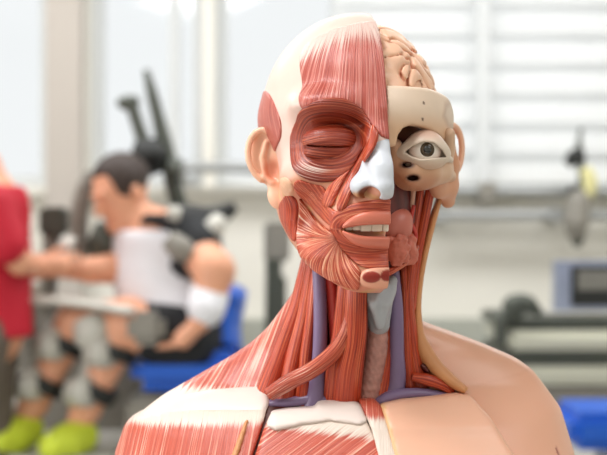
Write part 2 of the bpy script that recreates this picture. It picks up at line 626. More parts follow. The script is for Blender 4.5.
PM = chart([(284, 196), (293, 194), (299, 205), (297, 222), (298, 245), (290, 236), (283, 222), (280, 205)])
PM = PM[:5] + [(q[0] - .006, q[1]) for q in PM[5:]]
head_part('jaw_muscle', grow(.0012, pol(PM), lo=-.006), M['neck'], lambda s, z: (s - .25 * z, z), lambda s, z: .3 * sstep(-.04, -.03, z))

PO = chart([(329, 229), (334, 213), (347, 206), (362, 201), (384, 199)]) + chart([(398, 200), (398, 268), (384, 270), (364, 269), (349, 258), (336, 245)])
mc = chart([(372, 229)])[0]


def oris_fib(s, z):
    dx, dz = (s - mc[0]) / 1.9, z - mc[1]
    return np.hypot(dx, dz), np.arctan2(dz, dx) * .03


def mouth_cut(S, pad=.0, depth=.012):
    m = (np.abs(HGRID) < .014)
    r = poly_sd(S_G[m], Z_G[m], MOUTH)
    S[m] = np.maximum(S[m], -(r - pad))
    return S


head_part('mouth_ring_muscle', mouth_cut(grow(lambda s, z: .0022 + .0014 * sstep(-.040, -.046, z) * sstep(-.062, -.050, z), pol(PO)), .0012), M['face'], oris_fib, lambda s, z: .22 * sstep(-.045, -.035, z))

# ---- lips
LIPU = chart([(340, 229), (348, 219), (361, 212), (376, 210), (400, 211), (400, 225), (382, 224.5), (365, 225), (352, 227)])
LIPL = chart([(340, 229), (350, 232.5), (362, 236), (380, 236.5), (400, 236.5), (400, 250), (380, 249), (362, 248), (349, 241)])
for poly, nm, th in ((LIPU, 'upper_lip', .0052), (LIPL, 'lower_lip', .0062)):
    head_part(nm, grow(th, pol(poly), soft=.004, lo=-.007), M['lip'])

# ---- chin: pale bone pad with two red spots
PCH = chart([(361, 271), (369, 268), (380, 267), (400, 267), (400, 286), (384, 289), (366, 288), (358, 283)])
sp = chart([(371, 277), (386, 275.5)])


def chin_col(V, s, z):
    d = np.minimum(np.hypot((s - sp[0][0]) / 1.35, z - sp[0][1]), np.hypot((s - sp[1][0]), z - sp[1][1]))
    return colattr((232, 168, 140), len(V), (sstep(.0050, .0040, d), (150, 40, 26)))


head_part('chin_pad', grow(lambda s, z: .003 + .0012 * sstep(.006, .003, np.hypot((s - sp[0][0]) / 1.35, z - sp[0][1])), pol(PCH), lo=-.006), M['paint'], colf=chin_col)

# ---- nose cartilage
def nose(p):
    d = chain(p, [(.002, -.088, .012), (.001, -.094, -.004), (.001, -.105, -.022), (.001, -.110, -.034)], [.0062, .0084, .0106, .0100], .006)
    d = smin(d, ell(p, (-.0140, -.098, -.0335), (.0098, .0120, .0088)), .006)
    d = smin(d, cone(p, (-.002, -.0865, .002), (-.0095, -.0935, -.031), .0055, .0088), .008)
    d = smax(d, -ell(p, (-.0098, -.108, -.0390), (.0085, .0115, .0048)), .002)
    return np.maximum(d, p[:, 0] - X0)


V, Q = sculpt(nose, (-.035, -.135, -.055), (.02, -.07, .025), .0009)
yl = sstep(-.0365, -.0400, V[:, 2]) * sstep(-.004, -.008, V[:, 0])
ns = sstep(.0105, .0070, np.hypot(np.hypot((V[:, 0] + .0098), (V[:, 1] + .104) * .7), (V[:, 2] + .0385) * 1.5))
mesh_obj('nose_cartilage', h2w(V), Q, M['paint'], BUST, BL, {'col': colattr((202, 206, 214), len(V), (yl * .8, (222, 164, 98)), (ns * .85, (150, 72, 34)))})

# ---- teeth
TE = []
base = chart([(352, 229), (363, 229), (374, 229), (384, 229)])
for i, (pxa, wd) in enumerate(((350, 7), (357.5, 7.5), (367, 11), (378, 10.5), (386.5, 6))):
    for lowr in (0, 1):
        if lowr and i > 0: continue
        h = hitf(head_left, pxa, 228)
        y = h[1] + .0055
        cw = h2w(np.array([h[0], y, h[2]]))
        hw = wd * .5 * .00084; top = CZ - ((221 if not lowr else 235) - 227.5) * (cw[1] + CD) / FPX
        bot = CZ - ((231.6 - (i < 2) * 1.2 if not lowr else 238) - 227.5) * (cw[1] + CD) / FPX
        bm = bmesh.new(); bmesh.ops.create_cube(bm, size=1)
        for v in bm.verts:
            v.co.x *= 2 * hw * (1 if (v.co.z > 0) != bool(lowr) else .92); v.co.y *= .005; v.co.z *= (top - bot)
        bmesh.ops.bevel(bm, geom=bm.edges[:], offset=.0013, segments=3, affect='EDGES', profile=.6)
        me = bpy.data.meshes.new('tooth'); bm.to_mesh(me); bm.free()
        me.polygons.foreach_set('use_smooth', [True] * len(me.polygons)); me.materials.append(M['tooth'])
        o = link(bpy.data.objects.new('tooth', me), BUST)
        o.location = (cw[0] - BL[0], cw[1] - BL[1], (top + bot) / 2 - BL[2])
        o.rotation_euler = (0, 0, YAW + math.atan2(h[0], -h[1]) * .8)
V, Q = sculpt(lambda p: np.maximum(ell(p, (0, -.060, -.056), (.030, .026, .016)), p[:, 0] - X0), (-.035, -.09, -.08), (.015, -.03, -.035), .0016)
mesh_obj('mouth_cavity', h2w(V), Q, M['mouth'], BUST, BL)

# ---- ears
def ear(p, sx, c, ang):
    q = (p - np.asarray(c, F32)) / .93
    # ear frame: a = along the ear plate (back), b = outward, z
    a = q[:, 1] * math.cos(ang) + (q[:, 0] * sx) * math.sin(ang)
    b = -q[:, 1] * math.sin(ang) + (q[:, 0] * sx) * math.cos(ang)
    z = q[:, 2]
    a = a - .12 * z
    L = np.stack([a, b, z], 1)
    rim_pts, rim_r = [], []
    for k in range(15):
        t = math.radians(-62 + 250 * k / 14)
        rim_pts.append((.0155 * math.cos(t) + .002, .002 + .006 * max(0, math.cos(t)), .012 + .0235 * math.sin(t))); rim_r.append(.0029)
    rim = chain(L, rim_pts, rim_r)
    bowl = smax(ell(L, (.0012, -.001, .0105), (.0172, .03, .0245)), np.abs(b + .001) - .0024, .001)
    d = smin(rim, bowl, .004)
    anti = chain(L, [(.001, .003, .024), (.0062, .0035, .010), (.0045, .004, -.006), (-.001, .004, -.011)], [.0022, .0028, .003, .0028])
    d = smin(d, anti, .003)
    lobe = ell(L, (-.0025, .001, -.0235), (.0085, .0048, .0115))
    d = smin(d, lobe, .006)
    d = smin(d, ell(L, (-.0105, .001, -.003), (.004, .0045, .008)), .004)
    d = smax(d, -ell(L, (-.0035, .006, .000), (.0065, .0062, .0085)), .003)
    return d * .93


def ear_part(c, sx, cols):
    V, Q = sculpt(lambda p: ear(p, sx, c, cols), np.array(c) - (.032, .032, .045), np.array(c) + (.032, .032, .045), .0009)
    q = V - np.array(c)
    deep = sstep(.011, .003, np.hypot(np.hypot(q[:, 0] - sx * .0, q[:, 1] + .004), q[:, 2] * .7))
    return mesh_obj('ear', h2w(V), Q, M['skin'], BUST, BL, {'col': colattr((240, 188, 158), len(V), (deep * .7, (206, 104, 72)))})


ear_part((-.0745, -.010, -.0175), -1, 1.08)
ear_part((.0800, .012, -.010), 1, .55)

# ---- the opened half --------------------------------------------------
def head_right(p):
    return head_base(p)


def rchart(pts):
    return chart(pts, head_right)


GR, GO, GPt = field(head_base, (X0 - .002, -.12, -.125), (.095, .112, .122), .0012)
g = np.gradient(GR, .0012); GR = GR / np.clip(np.sqrt(g[0] ** 2 + g[1] ** 2 + g[2] ** 2), .35, 2.5); del g
SR, ZR = sz(GPt)


def right_part(name, S, mat, colf=None, fibf=None, tenf=None):
    ii = np.argwhere(S < 0)
    a = np.maximum(ii.min(0) - 2, 0); b = ii.max(0) + 3
    V, Q = surfnet(S[a[0]:b[0], a[1]:b[1], a[2]:b[2]], GO + a * .0012, .0012)
    s, z = sz(V); at = {}
    if colf: at['col'] = colf(V, s, z)
    if fibf:
        u, v = fibf(s, z); at['fib'] = ('FLOAT_VECTOR', np.stack([u, v, 0 * u], 1)); at['ten'] = ('FLOAT', tenf(s, z) if tenf else 0 * u)
    return mesh_obj(name, h2w(V), Q, mat, BUST, BL, at)


# forehead bone
PB = [(-.02, chart([(387, 85)])[0][1])] + rchart([(387.5, 85), (410, 86), (430, 88), (441, 92)])
PB += [(PB[-1][0] + .03, PB[-1][1] - .004), (PB[-1][0] + .03, .0)]
PB += rchart([(452, 176), (450, 152), (446, 142), (436, 133), (424, 127), (412, 125), (404, 128), (399, 135), (397, 146), (390, 147)]) + [(-.02, rchart([(390, 147)])[0][1])]
m = np.abs(GR) < .02
S = np.full(GR.shape, .01, F32)
v = smax(GR[m] + .0005, poly_sd(SR[m], ZR[m], PB), .003)
v = np.maximum(v, -(GR[m] + .009))
pa, pb_ = np.array([(438 - 357) / 1190, (150 - 86) / 1190]), np.array([(456 - 357) / 1190, (150 - 118) / 1190])
tn = (pb_ - pa) / np.linalg.norm(pb_ - pa)
v = smax(v, (GPt[..., 0][m] - pa[0]) * -tn[1] + (GPt[..., 2][m] - pa[1]) * tn[0], .010)
S[m] = np.maximum(v, X0 + .0004 - GPt[..., 0][m])
suture = rchart([(452, 95), (446, 105), (444, 116), (449, 126), (456, 130)])
pits = rchart([(424, 103), (423, 119)])


def bone_col(V, s, z):
    d, _ = line_d(s, z, suture)
    pit = np.minimum(np.hypot(s - pits[0][0], z - pits[0][1]), np.hypot(s - pits[1][0], z - pits[1][1]))
    low = sstep(.030, .010, z)
    x = sstep(0, .004, np.hypot(0, d) - .0006)
    side = poly_sd(s, z, suture + [(.16, suture[-1][1]), (.16, suture[0][1])])
    return colattr((236, 212, 190), len(V), (low * .65, (222, 170, 124)), (sstep(.001, -.001, side) * .5, (208, 190, 176)), ((1 - x) * .4, (190, 150, 124)), (sstep(.0016, .0008, pit), (96, 62, 44)))


right_part('forehead_bone', S, M['paint'], bone_col)

# brain
def gyri(p):
    x, y, z = p[..., 0] * 95, p[..., 1] * 95, p[..., 2] * 95
    wx = x + 1.1 * np.sin(1.3 * y + .7 * z) + .6 * np.sin(2.1 * z + 1); wy = y + 1.0 * np.sin(1.2 * z + .5 * x + 2); wz = z + .9 * np.sin(1.4 * x + .8 * y + 4)
    n = np.sin(2.3 * wx + 1.2 * np.sin(1.7 * wz)) + np.sin(2.5 * wz + 1.4 * np.sin(1.3 * wx + 1)) * .9 + .5 * np.sin(2.2 * wy)
    return n


m = GR < .002
S = np.full(GR.shape, .01, F32)
bp_ = GPt[m]
gy = gyri(bp_)
sul = np.exp(-(gy / .32) ** 2)
bs = ell(bp_, (.003, .010, .028), (.0655, .088, .0795))
v = bs + .0042 * sul - .0006 * np.abs(gy)
S[m] = np.maximum(smax(v, .040 - bp_[:, 2], .002), X0 + .0006 - bp_[:, 0])
right_part('brain', S, M['brain'], lambda V, s, z: colattr((240, 194, 164), len(V), (np.exp(-(gyri(V) / .22) ** 2) * .8, (214, 128, 92))))

# deep face: cavity wall behind bone, eye and cheek
S = np.full(GR.shape, .01, F32)
m = GR < .004
q = GPt[m]
v = GR[m] + .024
v = smax(v, q[:, 2] - .046, .002)
v = np.maximum(v, -q[:, 2] - .085)
S[m] = np.maximum(v, X0 + .0006 - q[:, 0])


def deep_col(V, s, z):
    st = .5 + .5 * np.sin(s * 520 + z * 120 + np.sin(z * 90))
    return colattr((84, 36, 38), len(V), (st * .5, (128, 58, 54)), (sstep(0, .012, z), (110, 66, 44)))


right_part('deep_face', S, M['paint'], deep_col)


def world_part(name, fn, lo, hi, h, mat, colf=None, parent=None, fibf=None):
    V, Q = sculpt(fn, lo, hi, h)
    at = {}
    if colf: at['col'] = colf(V)
    if fibf:
        at['fib'] = ('FLOAT_VECTOR', fibf(V)); at['ten'] = ('FLOAT', np.zeros(len(V)))
    return mesh_obj(name, V, Q, mat, parent or BUST, BL, at)


def box_of(pts, pad):
    pts = np.asarray(pts); return pts.min(0) - pad, pts.max(0) + pad


# eyeball, lids, cheekbone
EB = P(425, 151, -.063)
EBR = .0135


def uv_ball(c, r, nu=40, nv=24):
    V, Fc = [], []
    for j in range(nv + 1):
        t = math.pi * j / nv
        for i in range(nu):
            a = 2 * math.pi * i / nu
            V.append((c[0] + r * math.sin(t) * math.cos(a), c[1] - r * math.cos(t), c[2] + r * math.sin(t) * math.sin(a)))
    for j in range(nv):
        for i in range(nu):
            k = (i + 1) % nu
            Fc.append((j * nu + i, (j + 1) * nu + i, (j + 1) * nu + k, j * nu + k))
    return np.array(V), Fc


V, Fc = uv_ball(EB, EBR)
look = P(427.5, 149.5, EB[1] - EBR) - EB; look /= np.linalg.norm(look)
ang = np.arccos(np.clip(((V - EB) / EBR) @ look, -1, 1))
er = EBR
eye = mesh_obj('eyeball', V, Fc, M['paint'], BUST, BL, {'col': colattr((236, 226, 216), len(V), (sstep(.5, 1.1, ang) * .5, (226, 186, 170)))})


def disc(c, n, r0, r1, dome, mat, name, parent):
    n = np.asarray(n); a = np.cross(n, (0, 0, 1)); a /= np.linalg.norm(a); b = np.cross(a, n)
    V, Fc = [], []
    K = 28
    rr = [r1, r1 * .97, r1 * .6, .0003]; hh = [-.0012, 0, dome * .7, dome]
    for r, h in zip(rr, hh):
        for k in range(K):
            t = 2 * math.pi * k / K
            V.append(c + n * h + a * r * math.cos(t) + b * r * math.sin(t))
    for j in range(3):
        for k in range(K):
            k2 = (k + 1) % K; Fc.append((j * K + k, j * K + k2, (j + 1) * K + k2, (j + 1) * K + k))
    Fc.append(tuple(3 * K + k for k in range(K))); Fc.append(tuple(range(K))[::-1])
    return mesh_obj(name, np.array(V), Fc, mat, parent, BL)


M['iris'] = plain('brown green iris', (70, 54, 34), .2, .4, 900, coat=.3)
M['pupil'] = plain('black pupil', (12, 10, 10), .08, 0, coat=1)
disc(EB + look * (EBR - .0017), look, 0, .0066, .0021, M['iris'], 'iris', eye)
disc(EB + look * (EBR - .0001), look, 0, .0034, .0009, M['pupil'], 'pupil', eye)

AL = [(405, 152), (413, 146), (424, 142), (434, 143), (442, 150), (446, 157), (440, 157.5), (430, 158.5), (420, 159), (411, 156)]


def lids(p):
    x = p[:, 0] / (p[:, 1] + CD) * FPX + 303.5; y = 227.5 - (p[:, 2] - CZ) / (p[:, 1] + CD) * FPX
    c = EB
    d = np.sqrt(((p - c) ** 2).sum(1)) - (EBR + .0035)
    d = smin(d, ell(p, P(424, 154, -.062), (.0215, .0135, .0125)), .004)
    d = smin(d, cone(p, P(405, 152, -.066), P(400, 153, -.064), .004, .003), .006)
    d = smin(d, cone(p, P(444, 158, -.052), P(450, 160, -.046), .004, .003), .006)
    al = poly_sd((x - 303.5) * .0008, -(y - 150) * .0008, [((a - 303.5) * .0008, -(b - 150) * .0008) for a, b in AL])
    hole = np.maximum(al, p[:, 1] - (EB[1] + .002))
    d = smax(d, -hole, .0016)
    return np.maximum(d, EBR - .0006 - np.sqrt(((p - c) ** 2).sum(1)))


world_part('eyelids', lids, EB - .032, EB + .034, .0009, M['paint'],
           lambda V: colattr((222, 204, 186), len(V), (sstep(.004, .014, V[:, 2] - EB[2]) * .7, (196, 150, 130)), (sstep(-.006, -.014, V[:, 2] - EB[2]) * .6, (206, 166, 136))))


def cheekbone(p):
    d = chain(p, [P(399, 166, -.058), P(412, 172, -.064), (P(428, 172, -.058)), P(440, 172, -.046), P(449, 176, -.026)], [.0075, .0095, .0095, .008, .006], .008)
    d = smin(d, chain(p, [P(398, 160, -.058), P(395, 146, -.062)], [.007, .006]), .008)
    d = smin(d, chain(p, [P(444, 168, -.040), P(449, 150, -.040), P(449, 134, -.044)], [.0065, .005, .005]), .006)
    d = smin(d, ell(p, P(413, 180, -.05), (.018, .012, .009)), .008)
    for (a, b, r) in ((407, 165, .0016), (413, 178, .0020)):
        d = smax(d, -ell(p, P(a, b, -.073), (r * 2.2, .010, r)), .0012)
    return d


lo, hi = box_of([P(385, 195, -.09), P(465, 120, .0)], .01)
hol = [P(407, 165, -.07), P(413, 178, -.07)]
world_part('cheekbone', cheekbone, lo, hi, .001, M['paint'],
           lambda V: colattr((204, 158, 126), len(V), (sstep(CZ + .046, CZ + .036, V[:, 2]) * .6, (190, 128, 96)),
                             (sstep(.0040, .0016, np.minimum(*[np.hypot((V[:, 0] - h[0]) * .5, V[:, 2] - h[2]) for h in hol])), (74, 36, 24)),
                             (sstep(.07, .085, V[:, 0] - .03) * .5, (226, 196, 168))))


# flap of skin in front of the ear, down to the lobe
def flap(p):
    d = chain(p, [P(447, 140, -.02), P(448, 165, -.02), P(446, 186, -.018), P(448, 201, -.010)], [.006, .0085, .0095, .0060], .006)
    d = smin(d, chain(p, [P(436, 178, -.034), P(438, 190, -.028)], [.010, .007], .004), .008)
    return d


lo, hi = box_of([P(425, 212, -.06), P(465, 125, .02)], .01)
world_part('ear_skin_flap', flap, lo, hi, .001, M['paint'],
           lambda V: colattr((216, 160, 128), len(V), (sstep(.08, .07, V[:, 0] * 1.0 + .025 * 0 - .03) * .0, (180, 110, 80)), (sstep(CZ + .045, CZ + .055, V[:, 2]) * .4, (206, 140, 96))))


def strap(name, pts, w, t, mat, ten=None, seg=16, parent=None, wpx=True):
    """neck strap: pts (px, py, depth); half width in picture pixels at that depth"""
    Wd = [P(*q) for q in pts]
    ww = np.broadcast_to(np.asarray(w, float), (len(pts),)) * CD / FPX
    V, Fc, fib = tube(Wd, ww, np.broadcast_to(np.asarray(t, float), (len(pts),)), seg=seg, sub=8)
    L = fib[:, 1] / (fib[:, 1].max() + 1e-9)
    at = {'fib': ('FLOAT_VECTOR', fib), 'ten': ('FLOAT', ten(L) if ten else 0 * L)}
    return mesh_obj(name, V, Fc, mat, parent or BUST, BL, at)


def sheet_col(name, fn, lo, hi, h, col):
    return world_part(name, fn, lo, hi, h, M['paint'], lambda V: colattr(col, len(V)))


# muscles and vessels deep in the open cheek
strap('throat_muscle', [(399, 176, -.040), (399, 200, -.040), (400, 225, -.038)], [6, 7, 8], .006, M['neck'])
strap('throat_muscle', [(421, 186, -.030), (416, 215, -.028), (408, 262, -.028)], [4, 4.5, 5], .006, M['neck'])
strap('throat_muscle', [(430, 190, -.024), (425, 215, -.022), (416, 262, -.020), (411, 310, -.02)], [5, 5, 5, 5], .006, M['neck'])
strap('throat_strut', [(414, 178, -.048), (413, 196, -.046), (410, 222, -.042)], [4, 2.2, 2], .002, plain('pale tendon', (206, 160, 138), .4))
strap('throat_artery', [(414, 205, -.046), (411, 222, -.046), (416, 236, -.046), (411, 250, -.046)], [2, 2, 2, 2], .0016, M['artery'])


def tongue(p):
    d = ell(p, P(394, 229, -.052), (.0145, .011, .0130))
    d = smin(d, ell(p, P(398, 218, -.047), (.011, .011, .009)), .008)
    return np.maximum(d, -(w2h(p)[:, 0] - X0 - .0004))


lo, hi = box_of([P(385, 250, -.09), P(425, 205, -.03)], .012)
world_part('tongue', tongue, lo, hi, .0011, M['paint'], lambda V: colattr((196, 112, 96), len(V), (sstep(CZ + .012, CZ + .02, V[:, 2]) * .4, (170, 80, 76))))


def gland(cx, cy, y, rx, rz, seed):
    r_ = np.random.default_rng(seed)
    bl = [(r_.uniform(-1, 1), r_.uniform(-1, 1), r_.uniform(-1, 0)) for _ in range(46)]
    c = P(cx, cy, y); sx, szz = rx * CD / FPX, rz * CD / FPX

    def f(p):
        d = ell(p, c, (sx * .9, .009, szz * .9))
        for a, b, e in bl:
            if a * a + b * b < 1:
                d = smin(d, np.sqrt(((p - (c + np.array([a * sx, e * .008 * math.sqrt(max(0, 1 - a * a - b * b)), b * szz]))) ** 2).sum(1)) - .0026, .0012)
        return np.maximum(d, -(w2h(p)[:, 0] - X0 - .0004))
    lo, hi = box_of([c - (sx, .012, szz), c + (sx, .012, szz)], .006)
    return world_part('salivary_gland', f, lo, hi, .0010, M['gland'])


gland(397, 250, -.062, 12, 15, 3)
gland(409, 249, -.050, 8, 14, 5)
strap('jaw_floor_muscle', [(386, 274, -.062), (396, 268, -.060), (408, 260, -.052), (416, 248, -.044)], [3.5, 3.5, 3, 3], .005, M['face'])

# ================================================================== NECK
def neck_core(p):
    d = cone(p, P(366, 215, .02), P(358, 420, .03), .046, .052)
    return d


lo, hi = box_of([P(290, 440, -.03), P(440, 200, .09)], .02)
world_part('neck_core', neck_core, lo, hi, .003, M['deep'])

strap('side_neck_muscle', [(309, 255, -.012), (300, 300, -.008), (283, 350, -.010), (266, 398, -.016)], [7, 9, 11, 12], .010, M['neck'], lambda L: .35 * sstep(.3, 0, L))
strap('side_neck_muscle', [(313, 262, -.024), (306, 310, -.022), (294, 360, -.022), (286, 402, -.022)], [6, 8, 9, 10], .010, M['neck'])
strap('side_neck_muscle', [(316, 264, -.026), (312, 310, -.030), (306, 360, -.028), (303, 404, -.026)], [5, 6, 7, 9], .009, M['neck'], lambda L: .2 + 0 * L)
strap('jugular_vein', [(318, 262, -.038), (320, 300, -.040), (320, 345, -.038), (317, 385, -.034), (313, 412, -.03)], [6, 6.5, 7, 8, 12], [.006, .006, .006, .007, .009], M['vein'])
strap('carotid_artery', [(329, 262, -.036), (333, 300, -.036), (337, 350, -.034), (337, 410, -.028)], [6, 6.5, 6.5, 6.5], .006, M['artery'])
strap('collar_vein', [(270, 404, -.026), (292, 402, -.030), (318, 399, -.032), (345, 404, -.030)], [4, 5, 6, 6], .006, M['vein'])
strap('throat_strap_muscle', [(349, 268, -.052), (347, 292, -.054), (344, 330, -.050), (338, 372, -.042), (334, 415, -.024)], [8, 10, 11, 12, 13], .008, M['neck'])
strap('throat_strap_muscle', [(356, 268, -.056), (356, 300, -.059), (354, 340, -.055), (348, 376, -.046), (345, 418, -.024)], [9, 11, 12, 14, 15], .009, M['neck'])
strap('crossing_strap_muscle', [(352, 305, -.058), (347, 330, -.058), (334, 352, -.056), (312, 370, -.052), (289, 382, -.044), (270, 394, -.034)], [6, 7, 8, 8, 8, 7], .0055, M['face'], lambda L: .3 * sstep(.35, .7, L))

# voice box and windpipe
def larynx(p):
    d = chain(p, [P(377, 297, -.048), P(379, 324, -.044)], [.0135, .0088], .004)
    d = smin(d, chain(p, [P(366, 291, -.055), P(374, 304, -.061), P(380, 326, -.055)], [.003, .004, .0035], .003), .004)
    d = smin(d, chain(p, [P(390, 289, -.046), P(386, 304, -.057), P(382, 322, -.055)], [.0045, .0035, .003], .003), .004)
    d = smin(d, cone(p, P(392, 281, -.048), P(389, 292, -.046), .0045, .005), .003)
    return d


lo, hi = box_of([P(355, 335, -.07), P(402, 272, -.02)], .01)
world_part('larynx', larynx, lo, hi, .001, M['larynx'])


def wind(p):
    base = chain(p, [P(378, 322, -.040), P(376, 350, -.036), P(368, 398, -.028), P(366, 415, -.026)], [.0085, .0095, .009, .009])
    return base + .0002 * np.sin(p[:, 2] * 900) + .0002 * np.sin(p[:, 0] * 1400 + p[:, 2] * 700)


lo, hi = box_of([P(352, 420, -.05), P(395, 315, -.02)], .012)


def wind_col(V):
    n = np.sin(V[:, 0] * 700 + 3 * np.sin(V[:, 2] * 260)) * np.sin(V[:, 2] * 480 + 2 * np.sin(V[:, 0] * 500))
    return colattr((188, 176, 172), len(V), (sstep(.2, .6, n) * sstep(CZ - .085, CZ - .1, V[:, 2]), (196, 92, 60)), (sstep(-.2, -.6, n), (120, 100, 140)), (sstep(CZ - .1, CZ - .13, V[:, 2]) * sstep(.0, .3, n), (90, 60, 90)))


world_part('windpipe', wind, lo, hi, .001, plain('mottled windpipe', (178, 128, 118), .4, .45, 190, bump=.6))
strap('throat_strap_muscle', [(389, 310, -.030), (388, 350, -.028), (381, 396, -.026), (379, 412, -.024)], [6, 8, 9, 9], .008, M['neck'])
strap('jugular_vein', [(393, 270, -.032), (396, 310, -.036), (397, 350, -.034), (397, 380, -.030), (391, 404, -.026)], [6, 7, 7, 8.5, 11], [.006, .006, .006, .007, .009], M['vein'])
strap('collar_vein', [(377, 404, -.032), (392, 396, -.034), (415, 393, -.032), (440, 395, -.026), (456, 398, -.02)], [6, 6, 5, 4, 3], .006, M['vein'])
strap('side_neck_muscle', [(411, 262, -.02), (408, 300, -.022), (412, 345, -.018), (420, 390, -.016)], [6, 6, 8, 10], .009, M['neck'])
strap('side_neck_muscle', [(403, 250, -.02), (405, 300, -.026), (406, 340, -.026), (410, 392, -.022)], [5, 4, 5, 7], .006, M['neck'])
strap('collar_muscle', [(412, 377, -.03), (428, 380, -.03), (444, 386, -.026), (452, 392, -.02)], [4, 6, 5, 3], .006, M['neck'])
tanm = plain('tan cut skin edge', (206, 142, 92), .45, .15, 60)
strap('skin_cut_edge', [(440, 196, -.010), (431, 226, -.012), (422, 264, -.012), (417, 300, -.012), (418, 330, -.014), (425, 352, -.018), (441, 373, -.022), (466, 391, -.026)], [3, 4, 4, 4.5, 5.5, 8, 8, 4], .010, tanm)
strap('hole_shade_plug', [(421, 364, -.020), (424, 367, -.020), (428, 371, -.020)], [2.5, 4, 2.5], .0075, M['mouth'])  # solid dark plug, stands in for the shade inside a hole

# ================================================================== TORSO
def zy(y):
    return CZ - (y - 227.5) * CD / FPX


TY = np.array([240, 285, 310, 330, 345, 360, 380, 400, 415, 430, 455, 500, 560, 700])
TZ = np.array([zy(v) for v in TY])[::-1]
TLx = np.array([308, 300, 283, 268, 252, 230, 195, 160, 140, 127, 118, 112, 118, 130])[::-1]
RY = np.array([240, 285, 300, 318, 325, 335, 345, 360, 372, 385, 410, 455, 500, 560, 700])
RX = np.array([405, 408, 409, 413, 430, 458, 485, 520, 537, 547, 565, 578, 582, 576, 566])[::-1]
RZ = np.array([zy(v) for v in RY])[::-1]
FYp = np.array([240, 300, 350, 385, 400, 420, 455, 500, 560, 700])
FYv = np.array([.0, .0, -.004, -.018, -.034, -.052, -.074, -.088, -.094, -.094])[::-1]
FZ = np.array([zy(v) for v in FYp])[::-1]
BKv = np.array([.07, .075, .09, .10, .105, .11, .115, .12, .12, .12])[::-1]


def torso(p):
    x, y, z = p[:, 0], p[:, 1], p[:, 2]
    xl = (np.interp(z, TZ, TLx) - 303.5) * CD / FPX; xr = (np.interp(z, RZ, RX) - 303.5) * CD / FPX
    f = np.interp(z, FZ, FYv); b = np.interp(z, FZ, BKv)
    xc = (xl + xr) / 2 * .35 + .65 * .048
    hx = np.where(x < xc, xc - xl, xr - xc)
    mid = .028
    hy = np.where(y < mid, mid - f, b - mid)
    n = 2.5
    k = ((np.abs(x - xc) / hx) ** n + (np.abs(y - mid) / hy) ** n) ** (1 / n)
    d = (k - 1) * np.minimum(hx, hy)
    return np.maximum(d, .7205 - z)


TV = .0021
TG, TO, TP = field(torso, (-.175, -.115, .70), (.255, .14, 1.085), TV)
for _ in range(2):    # ease the corners of the profile
    for axx in (0, 2):
        TG = (np.roll(TG, 1, axx) + 2 * TG + np.roll(TG, -1, axx)) / 4
TG[:, :, :10] = np.maximum(TG[:, :, :10], .7205 - TP[:, :, :10, 2])
g = np.gradient(TG, TV); TG = TG / np.clip(np.sqrt(g[0] ** 2 + g[1] ** 2 + g[2] ** 2), .3, 2.5); del g


def tproj(p):
    """front chart of the torso in picture-like units fixed to the bust (measured on its middle plane)"""
    return 303.5 + p[..., 0] * FPX / CD, 227.5 - (p[..., 2] - CZ) * FPX / CD


TX, TYY = tproj(TP)


def persp(pts, depth):
    """same picture position read on the front surface nearer than the middle plane"""
    out = []
    for px, py in pts:
        y = depth(px, py) if callable(depth) else depth
        q = P(px, py, y); out.append((303.5 + q[0] * FPX / CD, 227.5 - (q[2] - CZ) * FPX / CD))
    return out


def thit(px, py):
    ys = np.arange(-.14, .1, .001)
    W = np.stack([P(px, py, y) for y in ys])
    ii = np.clip(np.round((W - TO) / TV).astype(int), 0, np.array(TG.shape) - 1)
    v = TG[ii[:, 0], ii[:, 1], ii[:, 2]]
    i = np.argmax(v < 0)
    return W[i] if v[i] < 0 else P(px, py, .02)


def tch(pts):
    out = []
    for px, py in pts:
        q = thit(px, py); out.append((303.5 + q[0] * FPX / CD, 227.5 - (q[2] - CZ) * FPX / CD))
    return out


U = CD / FPX     # chart unit to metres


def tgrow(t, poly, lo=-.006, band=.016, soft=.002, front=True):
    m = np.abs(TG) < band
    S = np.full(TG.shape, .01, F32)
    r = poly_sd(TX[m], TYY[m], poly) * U
    v = smax(TG[m] - t, r, soft)
    v = np.maximum(v, lo - TG[m])
    if front:
        v = np.maximum(v, TP[..., 1][m] - .02)
    S[m] = v
    return S


def torso_part(name, S, mat, fibf=None, tenf=None, colf=None):
    ii = np.argwhere(S < 0)
    a = np.maximum(ii.min(0) - 2, 0); b = ii.max(0) + 3
    V, Q = surfnet(S[a[0]:b[0], a[1]:b[1], a[2]:b[2]], TO + a * TV, TV)
    x, y = tproj(V)
    at = {}
    if fibf:
        u, v = fibf(x, y); at['fib'] = ('FLOAT_VECTOR', np.stack([u, v, 0 * u], 1)); at['ten'] = ('FLOAT', tenf(x, y) if tenf else 0 * u)
    if colf: at['col'] = colf(V, x, y)
    return mesh_obj(name, V, Q, mat, BUST, BL, at)


# skin shell: the untouched shoulder and back
Ss = TG.copy()
neckhole = np.sqrt((TP[..., 0] - .046) ** 2 + ((TP[..., 1] - .012) * 1.0) ** 2) - .054
Ss = np.maximum(Ss, -np.maximum(neckhole, zy(400) - TP[..., 2]))
Ss = np.maximum(Ss, TP[..., 2] - zy(312))
Ss = np.maximum(Ss, -np.maximum(TP[..., 0] - .045, zy(372) - TP[..., 2]) + 0)
seam = tch([(465, 392), (487, 415), (512, 455), (530, 500)])
mark = tch([(556, 448), (559, 456)])


def skin_col(V, x, y):
    d, _ = line_d(x, y, mark)
    ds, _ = line_d(x, y, tch([(455, 388), (487, 415), (512, 455)]))
    d3, _ = line_d(x, y, tch([(478, 385), (520, 374), (536, 366)]))
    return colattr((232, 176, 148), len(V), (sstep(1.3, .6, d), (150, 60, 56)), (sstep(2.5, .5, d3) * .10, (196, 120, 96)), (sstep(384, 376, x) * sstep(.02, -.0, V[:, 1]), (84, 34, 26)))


torso_part('shoulder_skin', Ss, M['skin'], colf=skin_col)

